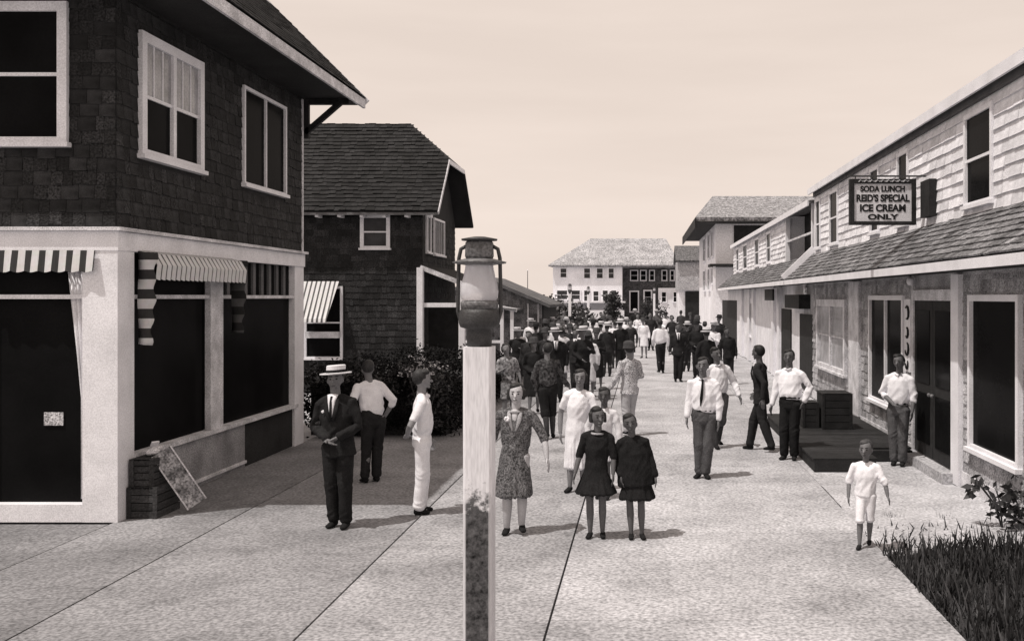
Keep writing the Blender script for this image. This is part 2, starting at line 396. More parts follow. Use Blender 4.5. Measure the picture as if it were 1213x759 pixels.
# retracted awning: ribbed front, side flap
AW0, AW1 = YN+.42, sx(270)
M_ST_Y = stripes('awning_canvas', .10, .70, 1, .13, .45)
v_ = []; f_ = []; n = 161
for i in range(n):
    t = i/(n-1); y = AW0 + (AW1-AW0)*t; wv = .018*abs(math.sin(math.pi*(y-AW0)/.13))
    v_ += [(XL+.052, y, 3.10), (XL+.20+wv*.5, y, 3.06), (XL+.27+wv, y, 2.93), (XL+.25+wv, y, 2.77-wv)]
for i in range(n-1):
    for j in range(3): f_.append((4*i+j, 4*i+4+j, 4*i+5+j, 4*i+1+j))
o = MB().add(v_, f_).build('awning', M_ST_Y, s1); md = o.modifiers.new('t', 'SOLIDIFY'); md.thickness = .006
M_ST_Z = stripes('awning_side_canvas', .05, .66, 2, .23, .5)
def flap(ya, z0, m, wv):
    v_ = []; f_ = []; n = 30
    for i in range(n):
        t = i/(n-1); z = 3.09 + (z0-3.09)*t; wdt = .22 - .06*t + .018*math.sin(t*28)
        v_ += [(XL+.052, ya+.02*math.sin(t*9), z), (XL+.052+wdt*.5, ya-.03*math.sin(t*7+1), z-.01), (XL+.052+wdt, ya+.02*math.sin(t*11+2), z-.015)]
    for i in range(n-1):
        for j in range(2): f_.append((3*i+j, 3*i+1+j, 3*i+4+j, 3*i+3+j))
    o = MB().add(v_, f_).build('awning_side', m, s1, smooth=True); md = o.modifiers.new('t', 'SOLIDIFY'); md.thickness = .006
flap(AW0-.01, 2.0, M_ST_Z, 0)
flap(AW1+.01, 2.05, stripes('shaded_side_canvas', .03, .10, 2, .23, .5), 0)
# roof, eaves, bracket
EX, EZ, RY0, RY1 = -5.1, 6.17, 10.9, 18.75
rx = -9.5; rz = EZ + (EX - rx)
rf = MB().plate([(EX, RY0, EZ), (EX, RY1, EZ), (rx, RY1, rz), (rx, RY0, rz)][::-1], -.10)
rf.plate([(rx, RY0, rz), (rx, RY1, rz), (-14, RY1, EZ), (-14, RY0, EZ)][::-1], -.10)
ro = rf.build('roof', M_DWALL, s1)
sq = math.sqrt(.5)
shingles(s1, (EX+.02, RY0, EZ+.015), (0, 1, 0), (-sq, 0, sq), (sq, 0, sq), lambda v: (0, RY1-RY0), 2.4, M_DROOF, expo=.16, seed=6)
MB().box(EX-.03, EX+.012, RY0, RY1, EZ-.17, EZ-.01).build('fascia', M_WORN, s1)
MB().bar((EX+.03, RY1+.012, EZ-.07), (rx, RY1+.012, rz-.07), .05, .14, (0, 0, 1)).build('rake_board', M_WORN, s1)
MB().box(-13, EX-.03, RY0+.05, RY1-.03, 6.055, 6.09).build('soffit', M_DWALL, s1)
br = MB().bar((XL+.03, YF+.1, 5.45), (EX-.2, YF+.1, 6.03), .09, .09); br.bar((XL+.05, YF+.1, 5.35), (XL+.05, YF+.1, 6.04), .09, .09)
br.bar((XL+.1, YF+.1, 6.0), (EX-.1, YF+.1, 6.0), .08, .09)
br.build('bracket', M_DARK, s1)
gbl = MB().plate([(-13, YF, 6.05), (XL, YF, 6.05), (rx, YF, rz-.35)], .1); gbl.plate([(-13, YN+.1, 6.05), (XL, YN+.1, 6.05), (rx, YN+.1, rz-.35)], .1); gbl.build('gable', M_DWALL, s1)

# ------------------------------------------------------------------ dark clipped-gable house behind
s2 = thing('clipped_gable_house', (-9.5, 30, 0), 'dark shingled house with clipped gable roof and small white window', 'house')
Y0, Y1, EZ2, RZ2, XR = 27.4, 33.0, 4.85, 7.65, -5.5
MB().box(-14, -6, 27.8, 32.6, 0, 4.95).build('wall', M_DWALL, s2)
gw = MB().plate([(-6.0, 27.85, 4.95), (-6.0, 32.55, 4.95), (-6.0, 31.35, 6.3), (-6.0, 29.05, 6.3)], .2); gw.build('gable', M_DWALL, s2)
rf = MB()
near = [(-14.5, Y0, EZ2), (XR, Y0, EZ2), (XR, 29.0, 6.45), (-6.85, 30.2, 7.65), (-14.5, 30.2, 7.65)]
far = [(-14.5, 30.2, 7.65), (-6.85, 30.2, 7.65), (XR, 31.4, 6.45), (XR, Y1, EZ2), (-14.5, Y1, EZ2)]
rf.plate(near, .12); rf.plate(far, .12); rf.plate([(XR, 29.0, 6.45), (XR, 31.4, 6.45), (-6.85, 30.2, 7.65)], .10)
rf.build('roof', M_DWALL, s2)
def lim2(v):
    z = EZ2 + v*sq
    return (0, 9.0) if z < 6.45 else (0, 9.0 - 1.35*(z-6.45)/1.2)
shingles(s2, (-14.5, Y0-.02, EZ2+.01), (1, 0, 0), (0, sq, sq), (0, -sq, sq), lim2, 3.96, M_DROOF, expo=.17, seed=8, wr=(.12, .26), jit=.02, th=.03)
shingles(s2, (-14, 27.8, .3), (1, 0, 0), (0, 0, 1), (0, -1, 0), lambda v: (0, 8), 4.45, M_DSH, holes=[(6.30, 7.15, 3.5, 4.6), (4.8, 5.9, .5, 2.6)], expo=.17, seed=9)
shingles(s2, (-6, 27.8, .3), (0, 1, 0), (0, 0, 1), (1, 0, 0), lambda v: (0, 4.8), 4.6, M_DSH, holes=[(.35, 1.05, 3.45, 4.6), (1.35, 3.0, 3.45, 4.6)], expo=.17, seed=10)
for i in range(15):
    x = -14.2 + i*.6
    MB().box(x, x+.09, Y0+.03, 27.8, 4.70, 4.79).build('rafter_tail', M_WHITE, s2)
MB().box(-14.5, XR, Y0-.012, Y0+.012, EZ2-.10, EZ2-.03).build('eave_board', mat('weathered_trim', .12, grain=.6), s2)
MB().bar((XR+.012, Y0, EZ2-.05), (XR+.012, 29.0, 6.40), .03, .10).build('rake_board', M_WORN, s2)
MB().bar((XR+.012, 28.95, 6.38), (XR+.012, 31.4, 6.38), .04, .12).build('rake_board', M_WHITE, s2)
MB().bar((XR+.012, 31.4, 6.36), (XR+.012, Y1, EZ2-.05), .03, .08).build('rake_board', M_DARK, s2)
window(s2, 'y', 27.8, -1, -7.68, -6.87, 3.88, 4.80, cw=.10, pane=mat('dim_glass', .06, rough=.2, bump=0, grain=.3))
window(s2, 'x', -6.0, 1, 28.2, 28.8, 3.8, 4.82, cw=.06, muntins=1, rail=False)
window(s2, 'x', -6.0, 1, 29.2, 30.75, 3.78, 4.82, cw=.06, muntins=4, rail=False)
# lean-to porch towards the street
MB().plate([(-6.0, 27.7, 3.42), (-4.75, 27.7, 2.92), (-4.75, 32.4, 2.92), (-6.0, 32.4, 3.42)], .08).build('porch_roof', M_DWALL, s2)
MB().bar((-6.03, 27.68, 3.36), (-4.74, 27.68, 2.86), .04, .12).build('porch_rake', M_WORN, s2)
MB().box(-6.10, -5.94, 27.55, 27.75, 0, 3.35).build('porch_post', M_WHITE, s2)
MB().box(-4.98, -4.82, 27.6, 27.76, 0, 2.88).build('porch_post', M_WHITE, s2)
MB().box(-5.94, -4.98, 27.62, 27.72, 2.28, 2.40).build('porch_beam', M_WHITE, s2)
MB().box(-5.94, -4.98, 28.3, 28.34, 0, 2.28).build('porch_screen', M_DARK, s2)
# striped awning on the camera-facing wall
v_ = []; f_ = []; n = 65
for i in range(n):
    x = -9.25 + 1.0*i/(n-1); wv = .01*math.sin(2*math.pi*i/8)
    v_ += [(x, 27.76, 2.98), (x-.10, 27.0+wv, 1.98), (x-.10, 26.98+wv, 1.88+abs(wv)*2)]
for i in range(n-1):
    for j in range(2): f_.append((3*i+j, 3*i+1+j, 3*i+4+j, 3*i+3+j))
o = MB().add(v_, f_).build('awning', stripes('pale_stripe_canvas', .12, .74, 0, .125, .38), s2); md = o.modifiers.new('t', 'SOLIDIFY'); md.thickness = .01
window(s2, 'y', 27.8, -1, -9.2, -8.15, .9, 2.85, cw=.07, lights=1)
MB().box(-9.1, -8.2, 27.55, 27.75, 1.45, 1.62).build('window_box', M_WORN, s2)

# ------------------------------------------------------------------ low cottage with white porch frame
s3 = thing('low_cottage', (-5.6, 43, 0), 'low dark cottage with white porch posts beyond the clipped gable house', 'cottage')
gy = 40.0
MB().plate([(-8.6, gy, 0), (-3.9, gy, 0), (-3.9, gy, 2.35), (-6.25, gy, 3.25), (-8.6, gy, 2.35)], 6.0).build('wall', M_DWALL, s3)
MB().plate([(-3.6, gy-.35, 2.26), (-3.6, gy+6.3, 2.26), (-6.25, gy+6.3, 3.38), (-6.25, gy-.35, 3.38)], .12).plate(
    [(-6.25, gy-.35, 3.38), (-6.25, gy+6.3, 3.38), (-8.9, gy+6.3, 2.26), (-8.9, gy-.35, 2.26)], .12).build('roof', M_RSH, s3)
shingles(s3, (-8.5, gy, .1), (1, 0, 0), (0, 0, 1), (0, -1, 0), lambda v: (max(0, (v-2.25)*2.55), 4.55-max(0, (v-2.25)*2.55)), 3.0, M_RSH, expo=.18, seed=12)
for xp in (-5.25, -4.88):
    MB().box(xp-.06, xp+.06, 38.0, 38.12, 0, 2.1).build('porch_post', M_WHITE, s3)
MB().bar((-5.65, 38.06, 2.26), (-4.7, 38.06, 2.06), .14, .12).build('porch_beam', M_WHITE, s3)
MB().box(-6.6, -5.3, 38.03, 38.09, 1.55, 1.65).build('porch_rail', M_WHITE, s3)
MB().box(-6.6, -5.3, 38.03, 38.09, .85, .95).build('porch_rail', M_WHITE, s3)
MB().plate([(-6.7, 37.9, 2.3), (-4.7, 37.9, 2.12), (-4.7, gy, 2.12), (-6.7, gy, 2.3)], .06).build('porch_roof', M_RSH, s3)
for xp in (-4.5, -4.1):
    MB().box(xp-.03, xp+.03, gy-.06, gy-.02, .1, 2.3).build('trim', M_WORN, s3)

# ------------------------------------------------------------------ far white hotel
hY = 110.0
hs = thing('white_hotel', (-3.5, hY+5, 0), 'large two-storey white hotel with grey hipped roof at the end of the walk', 'hotel')
def hx(p): return (p-VX)/FPX*hY
def hz(p): return CH + (VY-p)/FPX*hY
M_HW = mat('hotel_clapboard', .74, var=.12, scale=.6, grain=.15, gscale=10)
M_HD = mat('hotel_dark_shingle', .07, var=.5, scale=1.5, grain=.6, gscale=8)  # dark shingle tone of the wing
M_HR = mat('hotel_roof', .30, var=.25, scale=1.0, grain=.6, gscale=7)
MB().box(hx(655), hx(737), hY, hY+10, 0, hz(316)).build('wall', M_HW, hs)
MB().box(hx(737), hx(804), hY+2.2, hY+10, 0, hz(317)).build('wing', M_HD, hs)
MB().box(hx(780), hx(812), hY+.4, hY+2.2, 0, hz(341)).build('porch_wall', M_HW, hs)
ez = hz(314); rz_ = hz(286)+.6
rf = MB()
xa, xb, ya, yb = hx(650), hx(806), hY-.6, hY+10.6
rr = [(hx(697), hY+5, rz_), (hx(790), hY+5, rz_)]
rf.plate([(xa, ya, ez), (xb, ya, ez), rr[1], rr[0]], .2); rf.plate([(xa, yb, ez), (xa, ya, ez), rr[0]], .2)
rf.plate([(xb, yb, ez), (xa, yb, ez), rr[0], rr[1]], .2); rf.plate([(xb, ya, ez), (xb, yb, ez), rr[1]], .2)
rf.build('roof', M_HR, hs)
for (a, b_, t, u) in ((663, 672, 317, 329), (691, 700, 317, 330), (706, 715, 317, 330), (720, 728, 317, 330),
                      (659, 673, 343, 355), (676, 688, 343, 355), (691, 699, 343, 357), (702, 710, 344, 357), (713, 721, 343, 356), (723, 731, 343, 356)):
    window(hs, 'y', hY, -1, hx(a), hx(b_), hz(u), hz(t), cw=.10, lights=1, proud=.12, pane=mat('far_glass', .03, grain=.5, gscale=6, rough=.3, bump=0))
for a, b_, t, u in ((746, 756, 319, 332), (758, 766, 319, 332), (769, 776, 319, 332), (784, 791, 319, 332), (794, 800, 319, 332)):
    window(hs, 'y', hY+2.2, -1, hx(a), hx(b_), hz(u), hz(t), cw=.10, proud=.12)
window(hs, 'y', hY+2.2, -1, hx(745), hx(757), hz(370), hz(344), cw=.14, proud=.12, rail=False, name='doorway')
window(hs, 'y', hY+2.2, -1, hx(762), hx(773), hz(360), hz(343), cw=.16, proud=.12)
window(hs, 'y', hY+.4, -1, hx(783), hx(790), hz(358), hz(345), cw=.10, proud=.1)
window(hs, 'y', hY+.4, -1, hx(797), hx(805), hz(358), hz(345), cw=.10, proud=.1)
MB().box(hx(655), hx(740), hY-2.6, hY-2.5, .3, hz(367)).build('porch_railing', M_HW, hs)
MB().box(hx(652), hx(741), hY-2.8, hY, hz(358.5), hz(356.8)).build('porch_canopy', M_HW, hs)

# ------------------------------------------------------------------ right: soda store
XW, XU, XE = 4.3, 4.6, 3.8
r1 = thing('soda_store', (6.5, 19, 0), 'long two-storey shingled store with pent roof above the soda sign doorway', 'store')
YA, YB = 8.5, 27.4
MB().box(XW, 9, YA, YB, 0, 3.0).build('lower_wall', M_MSH, r1)
MB().box(XU, 9, YA, YB, 2.9, 5.42).build('upper_wall', M_MSH, r1)
zj, ze = 3.70, 3.02
# openings (Y ranges) on the upper wall
def yw(p, X): return FPX*X/(p-VX)
upw = [(yw(1168, XU)-.35, yw(1145, XU)), (yw(1078, XU), yw(1065, XU)), (yw(1043, XU), yw(1032, XU)), (yw(994, XU), yw(984, XU)), (yw(973, XU), yw(966.5, XU)-.15)]
hl = [(a-YA, b_-YA, 3.80-zj, 5.15-zj) for a, b_ in upw]
shingles(r1, (XU, YA, zj), (0, 1, 0), (0, 0, 1), (-1, 0, 0), lambda v: (0, YB-YA-.1), 1.72, M_LSH, holes=hl, expo=.172, wr=(.22, .50), parts=300, seed=21, th=.026, gap=.007, jit=.007)
for (a, b_) in upw: window(r1, 'x', XU, -1, a, b_, 3.83, 5.12, cw=.07, rail=True)
MB().box(XU-.02, XU+.1, YB-.1, YB+.02, zj-.4, 5.4).build('corner_board', M_WHITE, r1)
# main roof
MB().plate([(XU-.14, YA-.4, 5.44), (9.4, YA-.4, 6.5), (9.4, YB+.25, 6.5), (XU-.14, YB+.25, 5.44)], .08).build('roof', M_RSH, r1)
MB().box(XU-.17, XU-.13, YA-.4, YB+.25, 5.30, 5.46).build('fascia', M_WHITE, r1)
MB().box(XU-.13, XU, YA, YB+.2, 5.42, 5.45).build('soffit', M_MSH, r1)
MB().box(XU-.06, XU, YA, YB, 5.22, 5.42).build('frieze', mat('eave_shade_band', .09, grain=.5), r1)  # dark tone paints the soffit shadow under the eave
# pent roof
def pent(parent, ya, yb, seed):
    MB().plate([(XE, ya, ze), (XU, ya, zj), (XU, yb, zj), (XE, yb, ze)], .06).build('pent_roof', M_DWALL, parent)
    V = Vector((XU-XE, 0, zj-ze)); vl = V.length; V.normalize()
    shingles(parent, (XE-.02, ya, ze), (0, 1, 0), V, (-V.z, 0, V.x), lambda v: (0, yb-ya), vl-.02, M_RSH, expo=.13, wr=(.12, .26), seed=seed, th=.022, jit=.01)
    MB().box(XE-.03, XE, ya, yb, ze-.14, ze-.02).build('eave_fascia', M_WHITE, parent)
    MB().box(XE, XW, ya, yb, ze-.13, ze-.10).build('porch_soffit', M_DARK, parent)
pent(r1, YA, YB, 22)
MB().bar((XE-.06, YB+.02, ze+.04), (XU-.03, YB+.02, zj+.16), .10, .16).build('rake_board', M_WHITE, r1)
# lower wall: shingles round the openings
dw = (yw(1132, XW), yw(1085, XW))
lw = [('window', 11.6, yw(1151, XW), .6, 2.58), ('window', yw(1073, XW), yw(1032, XW), .66, 2.58), ('window', yw(1004, XW), yw(970, XW), .9, 2.5)]
holes = [(a-YA-.03, b_-YA+.03, z0-.28, z1-.22) for _, a, b_, z0, z1 in lw] + [(dw[0]-.35-YA, dw[1]+.09-YA, -1, 3), (yw(1021, XW)-YA, yw(1009, XW)-YA, 0, 3), (yw(963, XW)-YA, yw(940, XW)-YA, -1, 2.6)]
shingles(r1, (XW, YA, .22), (0, 1, 0), (0, 0, 1), (-1, 0, 0), lambda v: (0, YB-YA), 2.62, M_MSH, holes=holes, expo=.15, wr=(.12, .26), seed=23, th=.016)
MB().box(XW-.03, XW, YA, dw[0]-.35, .02, .22).build('skirting', M_WORN, r1)
MB().box(XW-.03, XW, dw[1]+.1, yw(963, XW), .02, .22).build('skirting', M_WORN, r1)
window(r1, 'x', XW, -1, *lw[0][1:], cw=.08, rail=False, proud=.06)
window(r1, 'x', XW, -1, *lw[1][1:], cw=.08, lights=2, rail=False, proud=.06)
window(r1, 'x', XW, -1, *lw[2][1:], cw=.16, lights=2, rail=True, proud=.07, pane=M_PALEGLASS, m=M_WORN)
MB().box(XW-.07, XW, dw[0]-.33, dw[0], 0.01, 2.86).build('pilaster', M_WHITE, r1)
MB().box(XW-.05, XW, dw[1], dw[1]+.09, 0.01, 2.86).build('pilaster', M_WORN, r1)
MB().box(XW-.07, XW, yw(1021, XW), yw(1009, XW), .2, 2.86).build('pilaster', M_WORN, r1)
MB().box(XW-.06, XW, dw[0], dw[1], 2.5, 2.66).build('door_head', M_WORN, r1)
for a, b_ in ((dw[0]+.02, (dw[0]+dw[1])/2-.01), ((dw[0]+dw[1])/2+.01, dw[1]-.02)):
    d = MB().box(XW-.025, XW+.02, a, b_, .16, 2.5).build('door', M_DARK, r1)
    for z0, z1 in ((.35, 1.1), (1.25, 2.35)):
        MB().box(XW-.036, XW-.02, a+.14, b_-.14, z0, z1).build('door_panel', M_GLASS, d)
    MB().ball((XW-.06, b_-.07 if a < 15 else a+.07, 1.1), .03).build('door_knob', M_TIN, d)
MB().box(XW-.22, XW, dw[0]-.1, dw[1]+.1, 0, .14).build('doorstep', M_CONC, r1)
# far end recess door with dark lintel
MB().box(XW-.02, XW, yw(963, XW), yw(948, XW), .1, 2.1).build('door', M_DARK, r1)
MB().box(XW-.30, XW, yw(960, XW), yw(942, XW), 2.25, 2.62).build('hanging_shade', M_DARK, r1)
lb = thing('wall_lamp', (XW-.1, 16.0, 2.74), 'small white globe lamp under the pent roof beside the double door', 'lamp')
MB().ball((XW-.13, 16.0, 2.80), (.06, .06, .07)).build('globe', M_WHITE, lb, smooth=True)
MB().bar((XW-.13, 16.0, 2.84), (XW-.13, 16.0, 2.885), .03, .03).build('stem', M_METAL, lb)
# poster
pp = thing('poster', (XW-.02, 16.62, 1.2), 'tall narrow white poster with dark lettering beside the double door', 'poster')
MB().box(XW-.035, XW-.015, 16.36, 16.74, 1.35, 2.52).build('board', M_WHITE, pp)
pl = MB(); rnd = random.Random(3)
for i, (z, r) in enumerate(((2.30, .13), (1.98, .10), (1.72, .12), (1.47, .08))):
    arc = [(XW-.038, 16.55 + r*math.cos(a_), z + r*.8*math.sin(a_)) for a_ in [R(50 + 40*q_ + 25*i) for q_ in range(7)]]
    pl.loft(arc, [.014, .022, .028, .03, .026, .02, .012], n=6)
pl.build('lettering', M_DARK, pp)

# second shop row
r2 = thing('shingled_shop_row', (6.5, 40, 0), 'lower shingled shop row adjoining the soda store, with dark recessed balcony', 'shop')
YC = 52.0
MB().box(XW, 9, YB+.03, YC, 0, 3.0).build('lower_wall', M_LSH, r2)
MB().box(XU, 9, 33.0, YC, 2.9, 5.15).build('upper_wall', M_LSH, r2)
MB().box(XU+.6, 9, YB+.3, 33.0, 2.9, 5.15).build('balcony_wall', M_DARK, r2)
u2 = [(yw(869+k*12.5+6, XU), yw(869+k*12.5, XU)) for k in (0, 1.3, 2.7, 4.2)]
u2 = [(yw(p1, XU), yw(p0, XU)) for p0, p1 in ((873, 876), (881, 886), (895, 900), (909, 914))]
shingles(r2, (XU, 33, zj), (0, 1, 0), (0, 0, 1), (-1, 0, 0), lambda v: (0, YC-33), 1.45, M_LSH, holes=[(a-33, b_-33, .1, 1.3) for a, b_ in u2], expo=.17, wr=(.22, .5), seed=31, th=.03)
for a, b_ in u2: window(r2, 'x', XU, -1, a, b_, 3.8, 4.95, cw=.1)
MB().plate([(XU-.14, YB+.26, 5.16), (9.4, YB+.26, 6.0), (9.4, YC+.2, 6.0), (XU-.14, YC+.2, 5.16)], .08).build('roof', M_RSH, r2)
MB().box(XU-.17, XU-.13, YB+.26, YC+.2, 5.02, 5.18).build('fascia', M_WHITE, r2)
for y in (27.9, 33.0): MB().box(XU-.02, XU+.12, y-.1, y+.05, 3.4, 5.1).build('corner_post', M_WHITE, r2)
MB().box(XU+.02, XU+.08, 28.0, 32.9, 4.3, 4.36).build('balcony_rail', M_WORN, r2)
pent(r2, YB+.12, YC, 32)
for (a, b_, z0, z1) in ((yw(873, XW), yw(856, XW), .1, 2.4),): MB().box(XW-.02, XW, a, b_, z0, z1).build('doorway', M_DARK, r2)
for p in (879, 888, 893, 917, 924): MB().box(XW-.10, XW, yw(p+2.2, XW), yw(p, XW), .02, 2.86).build('pilaster', M_WHITE, r2)
window(r2, 'x', XW, -1, yw(893, XW), yw(889, XW), 1.0, 2.5, cw=.2)
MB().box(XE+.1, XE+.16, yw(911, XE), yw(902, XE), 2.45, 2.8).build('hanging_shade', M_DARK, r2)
MB().box(XE+.02, XE+.08, yw(952, XE), yw(940, XE)-1.5, 2.62, 2.86).build('shop_notice', mat('notice_paint', .34, grain=.9, gscale=25), r2)
MB().box(XW-.04, XW, yw(938, XW), yw(927, XW), .1, 2.2).build('doorway', M_DARK, r2)

# tall white house beyond
r3 = thing('tall_white_house', (7, 74, 0), 'tall white house with overhanging speckled roof beyond the shop row', 'house')
X3, Ya3, Yb3 = 4.6, 65.0, 84.0
MB().box(X3, 14, Ya3, Yb3, 0, 7.75).build('wall', M_HW, r3)
MB().plate([(X3-1.35, Ya3-1.0, 7.55), (15, Ya3-1.0, 7.55), (15, Ya3+6, 9.55), (X3+.2, Ya3+6, 9.55)], .25).build('roof', mat('speckled_roof', .22, grain=.8, gscale=9, var=.4), r3)
MB().plate([(X3-1.35, Yb3+1, 7.5), (X3-1.35, Ya3-1.0, 7.5), (X3+.2, Ya3+6, 9.5), (X3+.2, Yb3-4, 9.5)], .25).build('roof_slope', M_RSH, r3)
MB().box(X3-1.35, 14.8, Ya3-1.0, Yb3+1, 7.2, 7.3).build('soffit', M_DARK, r3)
MB().box(X3-1.36, X3-1.30, Ya3-1, Yb3+1, 6.9, 7.52).build('eave_board', M_DARK, r3)
for a, b_, z0, z1 in ((66.5, 68.2, 5.2, 7.0), (70.0, 72.0, 5.2, 7.0), (75, 77.5, 5.2, 7.0), (66.5, 68.2, 3.4, 4.6), (70, 72, 3.0, 4.6), (75, 77.5, 3.0, 4.6)):
    window(r3, 'x', X3, -1, a, b_, z0, z1, cw=.12, proud=.1)
MB().box(X3+1.15, 14, Ya3-.06, Ya3, 3.2, 7.1).build('dark_bay', M_DARK, r3)
MB().box(X3-.3, X3-.15, Ya3-2, Ya3-1.85, 0, 4.6).build('porch_post', M_WHITE, r3)
MB().box(X3-.5, X3+2.2, Ya3-2.2, Ya3, 4.45, 4.6).build('porch_canopy', M_DARK, r3)

r4 = thing('grey_cottage', (4.5, 98, 0), 'small grey cottage with dark speckled roof between hotel and tall white house', 'cottage')
MB().box(3.2, 8, 95, 102, 3.2, 6.0).build('wall', mat('grey_stucco', .36, grain=.4, gscale=10), r4)
MB().box(3.3, 8, 95.4, 102, 0, 3.2).build('lower_wall', M_HW, r4)
MB().plate([(3.0, 94.6, 5.95), (8.4, 94.6, 5.95), (8.4, 98.5, 7.5), (3.0, 98.5, 7.5)], .2).plate([(3.0, 98.5, 7.5), (8.4, 98.5, 7.5), (8.4, 102.4, 5.95), (3.0, 102.4, 5.95)], .2).build('roof', mat('dark_speckled_roof', .10, grain=.9, gscale=9), r4)
MB().box(3.9, 5.2, 95.3, 95.38, .3, 3.1).build('doorway', M_DARK, r4)

# ------------------------------------------------------------------ hanging sign
SY = 16.6
sg = thing('hanging_sign', (3.88, SY, 3.72), 'framed hanging sign for soda lunch and ice cream above the pent roof', 'sign')
x0, x1, z0, z1 = 3.34, 4.41, 3.72, 4.46
MB().box(x0+.06, x1-.06, SY-.03, SY+.03, z0+.05, z1-.07).build('panel', mat('sign_board', .60, var=.12, grain=.25), sg)
fr = MB()
fr.box(x0, x0+.07, SY-.06, SY+.06, z0, z1); fr.box(x1-.07, x1, SY-.06, SY+.06, z0, z1)
fr.box(x0+.07, x1-.07, SY-.058, SY+.058, z0, z0+.055); fr.box(x0+.07, x1-.07, SY-.058, SY+.058, z1-.075, z1)
fr.build('frame', M_DARK, sg)
MB().bar((x0-.03, SY, z1+.05), (XU-.02, SY, z1+.05), .025, .025).build('bracket', M_METAL, sg)
for xh in (x0+.1, x1-.1): MB().bar((xh, SY, z1), (xh, SY, z1+.05), .015, .015).build('hanger', M_METAL, sg)
sc_ = MB()
rnd = random.Random(9)
for i in range(9):
    xx = x0 + .18 + i*.09
    sc_.loft([(xx-.04, SY-.062, z1-.05), (xx-.01, SY-.062, z1-.02), (xx+.03, SY-.062, z1-.045), (xx+.05, SY-.062, z1-.03)], [.008]*4, n=6)
sc_.build('scroll_ornament', mat('gilt', .45, grain=.4), sg)
MB().box(XU-.14, XU-.025, SY-.62, SY-.12, 3.82, 4.40).build('sign_shadow_box', M_DARK, sg)  # dark box standing in for the sign's shadow on the wall
def text(s, zc, size, width, parent, m):
    cu_ = bpy.data.curves.new('lettering', 'FONT'); cu_.body = s; cu_.size = size; cu_.align_x = 'CENTER'; cu_.align_y = 'CENTER'
    cu_.extrude = .003; cu_.offset = size*.045
    o = bpy.data.objects.new('lettering', cu_); C.objects.link(o); o.data.materials.append(m)
    o.parent = parent; p = Vector(((x0+x1)/2, SY-.034, zc)) - OFF[parent.name]; o.location = p; o.rotation_euler = (R(90), 0, 0)
    bpy.context.view_layer.update(); k = width/max(.01, o.dimensions.x); o.scale = (k, 1, 1); return o
ink = mat('sign_ink', .012, grain=.3)
text('SODA LUNCH', 4.295, .125, .72, sg, ink)
text("REID'S SPECIAL", 4.145, .155, .86, sg, ink)
text('ICE CREAM', 3.985, .155, .74, sg, ink)
text('ONLY', 3.845, .115, .50, sg, ink)

